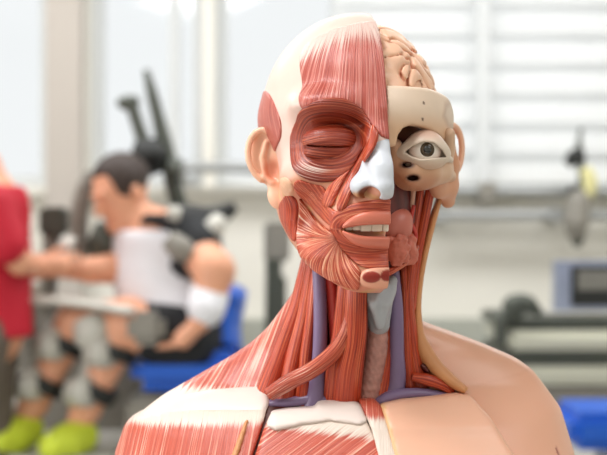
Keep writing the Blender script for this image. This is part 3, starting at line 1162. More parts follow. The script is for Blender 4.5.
# trapezius on the skinned side
Str = TG - .001
Str = np.maximum(Str, TP[..., 0] - .045)
trz = tch([(305, 280), (262, 395)])
Str = np.maximum(Str, poly_sd(TX, TYY, [(330, 230), (311, 262), (304, 290), (294, 320), (280, 352), (268, 382), (268, 402), (180, 412), (90, 430), (60, 300), (200, 230)]) * U)
foc = (322, 205)


def trap_fib(x, y):
    a = np.arctan2(x - foc[0], y - foc[1]); r = np.hypot(x - foc[0], y - foc[1])
    return a * .14, r * U


torso_part('trapezius_muscle', Str, M['shoulder'], trap_fib, lambda x, y: .10 + .85 * sstep(376, 398, y))

# collarbone band
PCo = tch([(132, 424), (150, 408), (175, 396), (210, 389), (245, 386), (266, 386), (270, 402), (265, 414), (225, 413), (190, 413), (160, 416)])
torso_part('collarbone', tgrow(.004, PCo, soft=.004), M['paint'], colf=lambda V, x, y: colattr((226, 210, 202), len(V)))

# shoulder cap muscle
PD = tch([(120, 454), (128, 432), (143, 414), (165, 410), (200, 408), (235, 408), (267, 408), (261, 430), (253, 454)])
PD = [(70, 520), (95, 430)] + PD[2:] + [(241, 520)]


def deltoid_fib(x, y):
    a = np.arctan2(x - 230, 640 - y)
    return (x + .18 * (y - 410)) * U * 1.1, y * U


torso_part('shoulder_cap_muscle', tgrow(.005, PD, soft=.003, front=False), M['chest'], deltoid_fib, lambda x, y: .95 * sstep(431, 409, y + .05 * (x - 190)))
# little strap with tan edge in the groove
PG = tch([(245, 420), (250, 416), (244, 438), (238, 456), (231, 456), (238, 438)])
torso_part('groove_tissue', tgrow(.0075, PG, soft=.002), tanm)

# breast muscle under the inner collarbone
PPc = tch([(270, 414), (285, 411), (352, 405), (366, 418), (374, 436), (384, 456)]) + [(400, 520), (244, 520)] + tch([(255, 455), (263, 430)])


def pec_fib(x, y):
    return ((x - 300) * .55 + (y - 430) * .83) * U, ((x - 300) * .83 - (y - 430) * .55) * U


torso_part('breast_muscle', tgrow(.008, PPc, soft=.003), M['chest'], pec_fib, lambda x, y: .95 * sstep(432, 412, y - .10 * (x - 310)))
PIn = tch([(272, 410), (286, 408), (314, 405), (318, 399), (352, 397), (360, 402), (368, 420), (360, 424), (330, 420), (300, 424), (276, 430), (266, 424)])
torso_part('inner_collarbone', tgrow(.0108, PIn, soft=.005, lo=-.012), M['paint'], colf=lambda V, x, y: colattr((228, 212, 204), len(V)))
# breastbone strip
PSt = tch([(357, 397), (372, 396), (381, 404), (390, 430), (398, 456)]) + [(402, 520), (380, 520)] + tch([(378, 456), (371, 428), (362, 408)])
torso_part('breastbone_strip', tgrow(.0105, PSt, soft=.003, lo=-.010), M['chest'], lambda x, y: (x * U * 1.4, y * U), lambda x, y: .15 + .85 * sstep(402, 418, y))
# chest skin plate
PCs = tch([(379, 402), (400, 397), (430, 394), (456, 391), (468, 393), (488, 415), (514, 456)]) + [(560, 560), (400, 560)] + tch([(394, 456), (386, 425)])


def chest_col(V, x, y):
    d, _ = line_d(x, y, tch([(379, 402), (386, 425), (394, 456)]))
    return colattr((238, 184, 156), len(V), (sstep(5, 3, d) * .7, (214, 170, 110)))


torso_part('chest_skin_plate', tgrow(.0125, PCs, soft=.004, lo=-.012), M['skin'], colf=chest_col)

# ================================================================== TABLE UNDER THE BUST
def box(bm, lo, hi):
    r = bmesh.ops.create_cube(bm, size=1)
    for v in r['verts']:
        v.co = Vector([(lo[i] + hi[i]) / 2 + v.co[i] * (hi[i] - lo[i]) for i in range(3)])
    return r['verts']


def bm_obj(name, bm, mat, parent=None, off=(0, 0, 0), bevel=0, smooth=False):
    if bevel:
        bmesh.ops.bevel(bm, geom=bm.edges[:], offset=bevel, segments=2, affect='EDGES')
    bmesh.ops.translate(bm, verts=bm.verts, vec=-Vector(off))
    me = bpy.data.meshes.new(name); bm.to_mesh(me); bm.free()
    if smooth:
        me.polygons.foreach_set('use_smooth', [True] * len(me.polygons))
    me.materials.append(mat)
    return link(bpy.data.objects.new(name, me), parent)


# ================================================================== THE ROOM
WY = 4.8                                      # face of the window wall
WD = WY + CD


def wx(px): return (px - 303.5) * WD / FPX
def wz(py): return CZ - (py - 227.5) * WD / FPX


def B(px, py, D): return P(px, py, D - CD)


M['wall'] = plain('cream wall paint', (234, 231, 222), .7, .02, 3)
M['pier'] = plain('grey beige pier paint', (188, 180, 172), .7, .03, 4)
M['floor'] = plain('grey linoleum floor', (168, 166, 158), .45, .06, 8)
M['ceil'] = plain('white ceiling', (238, 238, 236), .8, .02, 3)
M['wframe'] = plain('pale grey window frame', (214, 217, 218), .5, .02, 5)
M['trunk'] = plain('grey green wall trunking', (176, 178, 168), .5, .05, 6)
M['steel'] = plain('brushed steel rail', (168, 170, 170), .4, .05, 20, metal=.3)
M['mgrey'] = plain('light grey machine enamel', (196, 194, 186), .4, .04, 8)
M['mdark'] = plain('dark grey green machine metal', (74, 78, 70), .45, .15, 12)
M['mmid'] = plain('mid grey machine body', (138, 134, 126), .5, .08, 8)
M['black'] = plain('black padding', (28, 30, 30), .55, .1, 20)
M['blue'] = plain('blue vinyl', (26, 92, 200), .4, .08, 6)
M['cream'] = plain('cream upholstery', (212, 212, 196), .5, .03, 9)
M['table'] = plain('white table laminate', (226, 224, 218), .45, .03, 9)

glass, nt, b = nmat('window glass')
tr = N(nt, 'ShaderNodeBsdfTransparent'); gl = N(nt, 'ShaderNodeBsdfGlossy'); gl.inputs['Roughness'].default_value = .05
tr.inputs[0].default_value = (.97, .985, .99, 1)
mxs = N(nt, 'ShaderNodeMixShader'); mxs.inputs[0].default_value = .015
nt.links.new(tr.outputs[0], mxs.inputs[1]); nt.links.new(gl.outputs[0], mxs.inputs[2])
nt.links.new(mxs.outputs[0], nt.nodes['Material Output'].inputs['Surface'])
blindm, nt, b = nmat('translucent white blind')
df = N(nt, 'ShaderNodeBsdfDiffuse'); tl = N(nt, 'ShaderNodeBsdfTranslucent')
df.inputs[0].default_value = (.9, .9, .9, 1); tl.inputs[0].default_value = (.96, .97, .97, 1)
mxs = N(nt, 'ShaderNodeMixShader'); mxs.inputs[0].default_value = .6
nt.links.new(df.outputs[0], mxs.inputs[1]); nt.links.new(tl.outputs[0], mxs.inputs[2])
nt.links.new(mxs.outputs[0], nt.nodes['Material Output'].inputs['Surface'])


def struct(name, bm, mat, parent=None, bevel=0):
    o = bm_obj(name, bm, mat, parent, bevel=bevel)
    if parent is None: o['kind'] = 'structure'
    return o


XL, XR, YF, ZT = -3.4, 3.6, -3.2, 3.0
bm = bmesh.new(); box(bm, (XL - .2, YF, -.1), (XR + .2, WY + .3, 0)); struct('floor', bm, M['floor'])
bm = bmesh.new(); box(bm, (XL - .2, YF, ZT), (XR + .2, WY + .3, ZT + .1)); struct('ceiling', bm, M['ceil'])
SILL, HEAD = wz(187), 2.45
openings = [(wx(-160), wx(47)), (wx(88), wx(203)), (wx(214), wx(790))]
bm = bmesh.new()
box(bm, (XL - .2, WY, 0), (XR + .2, WY + .3, SILL)); box(bm, (XL - .2, WY, HEAD), (XR + .2, WY + .3, ZT))
edges = [XL - .2] + [v for o in openings for v in o] + [XR + .2]
for i in range(0, len(edges), 2):
    if edges[i + 1] > edges[i]:
        box(bm, (edges[i], WY, SILL), (edges[i + 1], WY + .3, HEAD))
struct('wall_back', bm, M['wall'])
# left wall with a broad window
bm = bmesh.new()
box(bm, (XL - .2, YF, 0), (XL, WY, .9)); box(bm, (XL - .2, YF, 2.6), (XL, WY, ZT)); box(bm, (XL - .2, 2.2, .9), (XL, WY, 2.6)); box(bm, (XL - .2, YF, .9), (XL, -2.6, 2.6))
struct('wall_left', bm, M['wall'])
bm = bmesh.new(); box(bm, (XR, YF, 0), (XR + .2, WY, ZT)); struct('wall_right', bm, M['wall'])
bm = bmesh.new(); box(bm, (XL - .2, YF - .2, 0), (XR + .2, YF, ZT)); struct('wall_front', bm, M['wall'])  # unseen wall behind the camera, added to cut the frontal light
bm = bmesh.new(); box(bm, (wx(51), WY - .12, 0), (wx(85), WY + .0, ZT)); struct('trim_1', bm, M['pier'])
bm = bmesh.new(); box(bm, (XL, WY - .06, SILL - .035), (wx(51), WY + .02, SILL)); box(bm, (wx(85), WY - .06, SILL - .035), (XR, WY + .02, SILL)); struct('trim_2', bm, M['wall'])
bm = bmesh.new(); box(bm, (wx(86), WY - .10, wz(352)), (XR, WY, wz(318))); struct('trim_3', bm, M['trunk'], bevel=.01)


def window(i, x0, x1, mull, y0=WY + .12):
    bm = bmesh.new(); f = .05
    box(bm, (x0, y0, SILL), (x1, y0 + .06, SILL + f)); box(bm, (x0, y0, HEAD - f), (x1, y0 + .06, HEAD))
    box(bm, (x0, y0, SILL + f), (x0 + f, y0 + .06, HEAD - f)); box(bm, (x1 - f, y0, SILL + f), (x1, y0 + .06, HEAD - f))
    for a, b in mull: box(bm, (a, y0, SILL + f), (b, y0 + .06, HEAD - f))
    o = struct('window_%d' % i, bm, M['wframe'])
    bm = bmesh.new(); box(bm, (x0 + f, y0 + .025, SILL + f), (x1 - f, y0 + .033, HEAD - f))
    bm_obj('pane', bm, glass, o)


window(1, *openings[0], [])
window(2, *openings[1], [(wx(166), wx(177))])
window(3, *openings[2], [(wx(330), wx(340)), (wx(600), wx(612))])
bm = bmesh.new(); box(bm, (wx(476), WY - .03, SILL), (wx(489), WY + .0, ZT)); struct('trim_4', bm, M['wframe'])
bm = bmesh.new()
zz = SILL + .10
while zz < HEAD - .02:
    vs = box(bm, (wx(336), -.088, -.0025), (openings[2][1] - .02, .088, .0025))
    for v in vs:
        y, z = v.co.y, v.co.z; a = math.radians(68)
        v.co.y = WY + .05 + y * math.cos(a) - z * math.sin(a); v.co.z = zz + y * math.sin(a) + z * math.cos(a)
    zz += .125
tag(bm_obj('window_blind', bm, blindm), 'white slatted blind half drawn across the window at the far right', 'blind')


def bar(name, pts, r, mat, parent=None, off=(0, 0, 0), seg=12, flat=None, up=(0, 1, 0)):
    V, Fc, _ = tube(np.array(pts), r, flat, seg=seg, sub=6, up=up)
    return mesh_obj(name, V, Fc, mat, parent, off)


# ---- handrails on the wall
rl = empty('wall_rail', tuple(B(540, 190, 5.9)), 'upper grey steel rail along the wall under the blind', 'rail', 'steel wall rails')
ro = tuple(rl.location)
bar('rail_tube', [B(150, 168, 5.86), B(250, 168, 5.86), B(420, 186, 5.86), B(485, 191, 5.86), B(720, 191, 5.86)], .022, M['steel'], rl, ro)
for x in (172, 487, 640):
    y = 168 if x < 200 else 191
    bm = bmesh.new(); q = B(x, y, 5.86); box(bm, (q[0] - .035, q[1] - .035, q[2] - .045), (q[0] + .035, WY + .02 if y > 180 else WY + .13, q[2] + .035)); bm_obj('bracket', bm, M['mmid'], rl, ro, bevel=.008)
rl2 = empty('wall_rail', tuple(B(540, 215, 5.9)), 'lower grey steel rail along the cream wall, below the other rail', 'rail', 'steel wall rails')
ro = tuple(rl2.location)
bar('rail_tube', [B(425, 215, 5.86), B(500, 215, 5.86), B(720, 216, 5.86)], .022, M['steel'], rl2, ro)
for x in (440, 556, 660):
    bm = bmesh.new(); q = B(x, 215, 5.86); box(bm, (q[0] - .03, q[1] - .03, q[2] - .03), (q[0] + .03, WY, q[2] + .03)); bm_obj('bracket', bm, M['steel'], rl2, ro, bevel=.006)

# ---- clamp device on the rails
cl = empty('rail_device', tuple(B(578, 215, 5.75)), 'small grey device with black head and yellow grip clamped on the wall rails', 'device')
co_ = tuple(cl.location); DD = 5.76
bar('clamp_body', [B(577, 240, DD), B(576, 222, DD), B(578, 205, DD), B(580, 190, DD)], [.03, .055, .05, .035], M['mmid'], cl, co_)
bar('stem', [B(580, 192, DD), B(582, 175, DD), B(579, 150, DD), B(581, 128, DD)], [.02, .018, .014, .006], M['mdark'], cl, co_)
bar('grip', [B(587, 196, DD), B(589, 182, DD), B(584, 168, DD)], [.03, .035, .028], plain('pale yellow grip', (222, 216, 158), .5), cl, co_)
bar('head', [B(568, 165, DD), B(575, 157, DD), B(584, 155, DD)], [.02, .034, .028], M['black'], cl, co_)
bar('collar', [B(569, 191, DD), B(588, 190, DD)], .022, M['black'], cl, co_)
bar('hook', [B(572, 236, DD), B(577, 244, DD), B(583, 236, DD)], .014, M['mdark'], cl, co_)

# ---- treatment table with monitor at the right
D = 4.7
tt = empty('treatment_table', (B(575, 340, D)[0], D - CD, 0), 'cream padded treatment table with dark frame, under the monitor', 'treatment table')
to = tuple(tt.location)


def pbox(name, x0, y0, x1, y1, D0, D1, mat, parent, off, bevel=.012, smooth=False):
    a, c = B(x0, y1, D0), B(x1, y0, D0)
    bm = bmesh.new(); box(bm, (a[0], D0 - CD, a[2]), (c[0], D1 - CD, c[2]))
    return bm_obj(name, bm, mat, parent, off, bevel=bevel)


pbox('frame', 502, 319, 680, 330, D, D + .6, M['mdark'], tt, to)
pbox('pad', 508, 331, 680, 351, D - .03, D + .62, M['cream'], tt, to, .025)
pbox('rail', 505, 352, 680, 366, D, D + .6, M['mdark'], tt, to)
pbox('pad', 520, 367, 680, 386, D - .03, D + .62, M['cream'], tt, to, .025)
pbox('base_frame', 512, 387, 680, 410, D, D + .6, M['mmid'], tt, to)
bar('adjuster', [B(520, 318, D), B(512, 306, D), B(526, 303, D), B(540, 314, D)], [.02, .035, .03, .015], M['mdark'], tt, to)
bar('leg', [B(500, 345, D), B(503, 318, D), B(514, 312, D)], [.02, .026, .02], M['mdark'], tt, to)
for x in (520, 668):
    for dy in (.05, .55):
        q = B(x, 408, D + dy)
        bm = bmesh.new(); box(bm, (q[0] - .03, D + dy - CD - .03, 0), (q[0] + .03, D + dy - CD + .03, B(x, 408, D)[2])); bm_obj('leg', bm, M['mdark'], tt, to)
mo_ = empty('monitor', tuple(B(600, 318.8, D + .3)), 'grey framed monitor with dark screen standing on the treatment table', 'monitor')
moo = tuple(mo_.location); D2 = D + .22
zb = B(600, 319, D)[2]
a = B(551, 258, D2); c = B(660, 319, D2)


def flatbox(name, x0, y0, x1, y1, ya, yb, mat, parent, off, bv=.004, zlo=None):
    a, c = B(x0, y1, D2), B(x1, y0, D2)
    bm = bmesh.new(); box(bm, (a[0], ya, a[2] if zlo is None else zlo), (c[0], yb, c[2])); return bm_obj(name, bm, mat, parent, off, bevel=bv)


flatbox('casing', 556, 261, 662, 313, D2 - CD, D2 - CD + .08, plain('blue grey casing', (146, 154, 176), .4), mo_, moo)
flatbox('bezel', 571, 266, 658, 306, D2 - CD - .008, D2 - CD + .01, M['black'], mo_, moo, .002)
flatbox('screen', 577, 270, 652, 290, D2 - CD - .011, D2 - CD - .004, plain('dim grey screen', (126, 124, 118), .2), mo_, moo, .001)
flatbox('base_shelf', 545, 311, 668, 318, D2 - CD - .06, D2 - CD + .16, M['mgrey'], mo_, moo, .006, zlo=zb + .001)

# ---- blue stool at the lower right
st = empty('blue_stool', (B(640, 440, 4.0)[0], 4.0 - CD + .2, 0), 'bright blue padded seat at the lower right, in front of the treatment table', 'stool')
so = tuple(st.location)
pbox('seat', 571, 414, 680, 452, 4.0, 4.38, M['blue'], st, so, .03)
q0 = B(571, 452, 4.0); q1 = B(680, 452, 4.0)
bm = bmesh.new(); box(bm, ((q0[0] + q1[0]) / 2 - .04, 4.0 - CD + .15, .04), ((q0[0] + q1[0]) / 2 + .04, 4.0 - CD + .23, q0[2] + .002)); bm_obj('post', bm, M['steel'], st, so)
bm = bmesh.new(); box(bm, (q0[0] + .05, 4.0 - CD + .05, 0), (q1[0] - .05, 4.0 - CD + .33, .04)); bm_obj('foot_plate', bm, M['mdark'], st, so, bevel=.01)

# ---- grey stand seen beside the neck of the bust
sd = empty('equipment_stand', (B(273, 330, 5.2)[0], 5.2 - CD, 0), 'slim grey green equipment stand by the wall, just behind the neck', 'stand')
sdo = tuple(sd.location)
bar('post', [(sdo[0], sdo[1], .05), (sdo[0], sdo[1], .6), B(274, 225, 5.2)], .03, M['mdark'], sd, sdo)
pbox('panel', 264, 222, 290, 262, 5.17, 5.24, M['mmid'], sd, sdo)
pbox('box', 266, 275, 286, 330, 5.15, 5.26, M['mdark'], sd, sdo)
bm = bmesh.new(); box(bm, (sdo[0] - .22, sdo[1] - .2, 0), (sdo[0] + .22, sdo[1] + .2, .05)); bm_obj('foot', bm, M['mdark'], sd, sdo, bevel=.01)

# ================================================================== LEG TRAINING MACHINE
MD = 4.6
mc_ = empty('rehab_machine', (B(130, 400, MD)[0], MD - CD, 0), 'grey rehabilitation machine with blue seat, black mast and leg cuffs, holding the seated man', 'exercise machine')
mcl = tuple(mc_.location)
pbox('seat_cushion', 129, 352, 243, 392, MD - .18, MD + .28, M['blue'], mc_, mcl, .04)
V, Fc, _ = tube([B(226, 352, MD + .08), B(226, 325, MD + .10), B(230, 305, MD + .12), B(236, 290, MD + .12)], [.055, .05, .05, .04], .19, seg=16, sub=5)
mesh_obj('backrest', V, Fc, M['blue'], mc_, mcl)
# chassis under and in front of the seat
a, c = B(130, 470, MD), B(235, 391, MD)
bm = bmesh.new(); box(bm, (a[0], MD - CD - .15, 0), (c[0], MD - CD + .3, c[2])); bm_obj('chassis', bm, M['mmid'], mc_, mcl, bevel=.02)
a, c = B(18, 470, MD + .35), B(140, 305, MD + .35)
bm = bmesh.new(); box(bm, (a[0], MD - CD + .33, 0), (c[0], MD - CD + .5, c[2])); bm_obj('rear_panel', bm, M['mmid'], mc_, mcl, bevel=.02)
a, c = B(2, 480, MD - .1), B(120, 449, MD - .1)
bm = bmesh.new(); box(bm, (a[0], MD - CD - .25, c[2] - .06), (c[0], MD - CD + .33, c[2])); bm_obj('foot_plate', bm, M['mgrey'], mc_, mcl, bevel=.01)
# tray bar
V, Fc, _ = tube([B(18, 299, MD - .2), B(60, 301, MD - .2), B(100, 306, MD - .2), B(134, 312, MD - .2)], .016, .06, seg=12, sub=4)
mesh_obj('tray_bar', V, Fc, M['mgrey'], mc_, mcl)
bar('tray_post', [B(28, 295, MD - .2), B(29, 283, MD - .2)], .035, M['mgrey'], mc_, mcl)
bar('tray_support', [B(30, 299, MD - .17), B(34, 380, MD + .1), B(38, 440, MD + .30)], .018, M['mmid'], mc_, mcl)
# mast
bar('mast', [B(206, 395, MD + .38), B(200, 300, MD + .38), B(188, 235, MD + .36), B(176, 195, MD + .33), B(166, 150, MD + .33), B(155, 105, MD + .33), B(146, 70, MD + .33)], [.06, .05, .04, .03, .028, .022, .012], M['mdark'], mc_, mcl)
bar('mast_arm', [B(158, 168, MD + .3), B(147, 150, MD + .3), B(137, 122, MD + .3), B(131, 102, MD + .3)], [.03, .026, .022, .022], M['mdark'], mc_, mcl)
bar('arm_head', [B(117, 102, MD + .3), B(127, 103, MD + .3), B(139, 100, MD + .3)], [.012, .028, .016], M['mdark'], mc_, mcl)
bar('headrest', [B(146, 140, MD + .26), B(149, 155, MD + .26), B(156, 172, MD + .28)], [.04, .065, .03], M['black'], mc_, mcl)
bar('mast_joint', [B(167, 168, MD + .30), B(180, 172, MD + .30)], [.04, .045], M['mdark'], mc_, mcl)
bar('shoulder_arm', [B(160, 222, MD + .16), B(185, 220, MD + .15), B(215, 216, MD + .14), B(236, 206, MD + .14)], [.05, .055, .035, .02], M['black'], mc_, mcl)
bar('joint', [B(205, 240, MD - .10), B(214, 228, MD - .10), B(219, 218, MD - .08)], [.03, .035, .025], M['mgrey'], mc_, mcl)
bar('joint', [B(168, 238, MD - .17), B(180, 248, MD - .17), B(192, 254, MD - .17)], [.03, .04, .03], M['mmid'], mc_, mcl)
bar('handle', [B(168, 212, MD - .14), B(179, 215, MD - .13)], [.022, .026], M['mgrey'], mc_, mcl)
bar('curved_guard', [B(92, 172, MD + .10), B(84, 190, MD + .10), B(79, 215, MD + .10), B(80, 240, MD + .10), B(86, 262, MD + .10)], [.02, .028, .03, .028, .02], M['mmid'], mc_, mcl)
bar('drive_unit', [B(92, 236, MD + .05), B(104, 242, MD + .05), B(104, 258, MD + .05)], [.05, .06, .05], M['mdark'], mc_, mcl)
pbox('control_box', 38, 207, 66, 236, MD + .12, MD + .22, M['mdark'], mc_, mcl)
bar('drive_cap', [B(60, 246, MD - .05), B(72, 250, MD - .05)], [.035, .045], M['mgrey'], mc_, mcl)
bar('control_stem', [B(52, 235, MD + .17), B(50, 270, MD + .2), B(46, 310, MD + .36)], .03, M['mmid'], mc_, mcl)
bar('thigh_cuff', [B(88, 320, MD - .17), B(92, 332, MD - .18), B(90, 344, MD - .17)], [.05, .06, .05], M['mgrey'], mc_, mcl, seg=16)
bar('thigh_cuff', [B(104, 314, MD - .1), B(108, 326, MD - .14), B(104, 338, MD - .1)], [.05, .06, .05], M['mgrey'], mc_, mcl, seg=16)
pbox('hip_block', 126, 312, 164, 346, MD - .30, MD - .22, M['mmid'], mc_, mcl, .025)
# leg rails with cuffs and straps, one set for each leg
for leg, dy in (([(75, 325), (57, 362), (33, 404)], -.12), ([(124, 330), (108, 372), (86, 408)], -.16)):
    (x0, y0), (x1, y1), (x2, y2) = leg
    D = MD + dy
    bar('leg_rail', [B(x0 - 18, y0 + 2, D), B(x1 - 20, y1 + 4, D), B(x2 - 8, y2 + 16, D + .02)], .028, M['mgrey'], mc_, mcl)
    for (ax, ay), (bx, by) in ((leg[0], leg[1]), (leg[1], leg[2])):
        mx_, my_ = (ax + bx) / 2, (ay + by) / 2
        bar('cuff', [B(mx_ - 22, my_ + 3, D - .02), B(mx_ - 10, my_ + 1, D - .07)], [.045, .05], M['mgrey'], mc_, mcl)
        dx, dy_ = (bx - ax), (by - ay); L = math.hypot(dx, dy_)
        bar('strap', [B(mx_ - dx / L * 7, my_ - dy_ / L * 7, D), B(mx_ + dx / L * 7, my_ + dy_ / L * 7, D)], .066, M['black'], mc_, mcl, seg=18)

# ================================================================== PEOPLE
M['pskin'] = plain('person skin', (226, 164, 132), .5, .05, 12, sss=.1)
M['hair'] = plain('dark brown hair', (52, 38, 32), .6, .2, 60)
M['white_cloth'] = plain('white shirt cloth', (232, 232, 238), .8, .02, 8)
M['dark_cloth'] = plain('black cloth', (30, 32, 36), .8, .1, 9)
M['red_cloth'] = plain('crimson red cloth', (190, 16, 44), .7, .08, 7)
M['trouser'] = plain('grey brown trousers', (104, 94, 84), .8, .08, 9)
M['neon'] = plain('neon yellow green shoe', (206, 222, 60), .5, .12, 14)


def cloth(name, fn, pts, pad, mat, parent, off, h=.009):
    lo, hi = box_of(pts, pad)
    V, Q = sculpt(fn, lo, hi, h)
    return mesh_obj(name, V, Q, mat, parent, off)


def fingers(p, d, wrist, dirv, spread, r=.008, ln=.075):
    """palm with five bent fingers added to the field"""
    wrist = np.array(wrist); dirv = np.array(dirv, float); dirv /= np.linalg.norm(dirv)
    sp = np.array(spread, float); sp -= dirv * (sp @ dirv); sp /= np.linalg.norm(sp)
    nr = np.cross(dirv, sp)
    palm = wrist + dirv * .075
    d = smin(d, cone(p, wrist, palm, .026, .030), .012)
    for k, (o, l) in enumerate(((-.026, .85), (-.009, 1.0), (.009, .96), (.026, .75))):
        a = palm + sp * o; b = a + dirv * ln * .55 * l + nr * .010; c = b + dirv * ln * .42 * l + nr * .026
        d = smin(d, chain(p, [a, b, c], [r * 1.1, r, r * .85]), .004)
    t0 = wrist + dirv * .03 - sp * .024; t1 = t0 + dirv * .035 - sp * .024 + nr * .01; t2 = t1 + dirv * .03 + nr * .012
    return smin(d, chain(p, [t0, t1, t2], [r * 1.4, r * 1.15, r * .95]), .006)


def head_of(p, c, fwd, upv, side_r=.074):
    """a head with brow, nose, mouth, chin and ears, facing fwd"""
    c = np.array(c); f = np.array(fwd, float); f /= np.linalg.norm(f); u = np.array(upv, float); u -= f * (u @ f); u /= np.linalg.norm(u)
    s = np.cross(f, u)
    L = np.stack([(p - c) @ s, (p - c) @ f, (p - c) @ u], -1)
    d = ell(L, (0, -.012, .028), (.075, .096, .090))
    d = smin(d, ell(L, (0, .028, -.045), (.056, .062, .074)), .03)
    d = smin(d, cone(L, (0, .088, .01), (0, .108, -.026), .010, .014), .012)
    d = smin(d, ell(L, (0, .080, -.092), (.024, .018, .016)), .012)
    d = smin(d, ell(L, (0, .078, .028), (.05, .018, .010)), .010)
    for q in (-1, 1):
        d = smax(d, -ell(L, (q * .03, .098, .006), (.016, .014, .010)), .008)
        d = smin(d, ell(L, (q * .03, .078, .006), (.012, .012, .011)), .003)
        d = smin(d, ell(L, (q * .077, -.01, -.012), (.008, .018, .030)), .005)
    d = smax(d, -ell(L, (0, .094, -.058), (.022, .010, .003)), .004)
    return d, L


# ---- seated man
pm = empty('person', (B(175, 345, MD)[0], MD - CD, B(175, 349, MD)[2]), 'dark-haired man in white shirt with black shoulders sitting in the rehabilitation machine, looking down', 'person')
pmo = tuple(pm.location)
hd = B(121, 193, MD + .02); hf = np.array([-.70, -.60, -.40]); hu = np.array([-.30, -.1, .9])
LEGS = (([(186, 336, .03), (128, 322, -.12), (75, 322, -.12), (33, 404, -.12), (22, 424, -.12)]), ([(186, 340, -.10), (150, 332, -.16), (124, 328, -.16), (86, 408, -.16), (76, 430, -.16)]))
FAR = [(132, 240, .10), (124, 268, .02), (92, 270, -.05), (66, 269, -.08)]
NEAR = [(192, 243, -.06), (214, 271, -.19), (208, 306, -.22), (200, 322, -.24)]


def BD(q): return B(q[0], q[1], MD + q[2])


TOR = [BD((158, 245, .03)), BD((160, 280, .03)), BD((182, 328, -.02))]


def man(p):
    d, L = head_of(p, hd, hf, hu)
    d = smin(d, cone(p, hd + np.array([.03, .02, -.05]), BD((152, 238, .03)), .055, .062), .03)
    d = smin(d, chain(p, TOR, [.12, .125, .13], .03), .04)
    d = smin(d, cone(p, BD((134, 243, .10)), BD((188, 243, -.05)), .07, .07), .05)
    for A in (FAR, NEAR):
        d = smin(d, chain(p, [BD(q) for q in A], [.060, .054, .042, .030] if A is FAR else [.062, .066, .046, .032], .01), .03)
    for Lg in LEGS:
        d = smin(d, chain(p, [BD(q) for q in Lg], [.085, .075, .060, .046, .036], .02), .03)
        d = smin(d, cone(p, BD(Lg[-1]), BD((Lg[-1][0] - 14, Lg[-1][1] + 12, Lg[-1][2] - .06)), .036, .03), .02)
    w1 = BD(FAR[-1]); d = fingers(p, d, w1, (-1, -.2, .0), (0, .2, -1))
    w2 = BD(NEAR[-1]); d = fingers(p, d, w2, (-.75, -.1, -.75), (.2, -1, 0))
    return d


cloth('body', man, [hd, BD((10, 440, -.25)), BD((225, 150, .15)), BD((35, 269, -.1))], .14, M['pskin'], pm, pmo, .0075)


def hair(p):
    d, L = head_of(p, hd, hf, hu)
    k = ell(L, (0, -.018, .034), (.082, .104, .096))
    face = np.maximum(L[:, 1] * 1.0 - .055, L[:, 2] - .075)
    k = np.maximum(k, -(L[:, 2] + .030 - .4 * np.clip(-L[:, 1], -.03, .2)) * .8)
    k = smax(k, -np.maximum(.050 - L[:, 1], L[:, 2] - .080) , .01)
    return np.maximum(k, .0 - d - .02)


cloth('hair', hair, [hd], .15, M['hair'], pm, pmo, .006)


def shirt(p):
    d = chain(p, TOR, [.14, .145, .148], .03)
    d = smin(d, cone(p, BD((136, 246, .09)), BD((186, 246, -.05)), .085, .085), .05)
    return np.maximum(d, p[:, 2] - BD((150, 230, 0))[2])


cloth('shirt', shirt, TOR + [BD((190, 243, -.06)), BD((132, 240, .1))], .17, M['white_cloth'], pm, pmo)


def vest(p):
    d = cone(p, BD((140, 236, .10)), BD((190, 238, -.03)), .093, .095)
    d = smin(d, cone(p, BD((190, 238, -.03)), BD((199, 246, -.10)), .085, .075), .03)
    d = smin(d, cone(p, BD((170, 232, -.05)), BD((190, 256, -.08)), .10, .08), .03)
    d = np.maximum(d, -(np.sqrt(((p - BD((136, 248, -.16))) ** 2).sum(1)) - .12))
    return np.maximum(d, p[:, 2] - BD((150, 214, 0))[2])


cloth('shoulder_yoke', vest, [BD((135, 235, .1)), BD((206, 255, -.12))], .13, M['dark_cloth'], pm, pmo)


def shorts(p):
    d = None
    for Lg in LEGS:
        a, b_ = BD(Lg[0]), BD(Lg[1]); c = cone(p, a, a + (b_ - a) * (.72 if Lg is LEGS[0] else .8), .106, .094)
        d = c if d is None else smin(d, c, .02)
    return smin(d, cone(p, BD((184, 330, -.02)), BD((186, 338, -.02)), .145, .14), .03)


cloth('shorts', shorts, [BD(LEGS[0][0]), BD(LEGS[1][0]), BD(LEGS[0][1])], .17, M['dark_cloth'], pm, pmo)
cloth('sleeve', lambda p: chain(p, [BD((209, 296, -.20)), BD((206, 309, -.23))], [.062, .058]), [BD((214, 285, -.19)), BD((207, 310, -.23))], .08, M['white_cloth'], pm, pmo)
for Lg in LEGS:
    x, y, dd = Lg[-1]
    pts = [BD((x + 4, y + 6, dd)), BD((x - 10, y + 13, dd - .06)), BD((x - 24, y + 17, dd - .12))]
    cloth('shoe', lambda p: np.maximum(chain(p, pts, [.058, .054, .042], .02), BD((0, 449, -.1))[2] - p[:, 2] + .002), pts, .09, M['neon'], pm, pmo, .008)

# ---- standing helper in red
RD = 4.35
pr = empty('person', (B(-14, 400, RD)[0], RD - CD, 0), 'person in a crimson red top at the left edge, reaching toward the seated man', 'person')
pro = tuple(pr.location)


def BR(x, y, dd=0): return B(x, y, RD + dd)


rh = BR(-37, 150); RT = [BR(-14, 210), BR(-14, 265), BR(-13, 330)]
gz = np.array([BR(-38, 0)[0], RD - CD, .09]); gz2 = np.array([BR(-18, 0)[0], RD - CD + .05, .09])
kn1, kn2 = np.array([gz[0] + .01, RD - CD - .01, .5]), np.array([gz2[0], RD - CD + .04, .5])


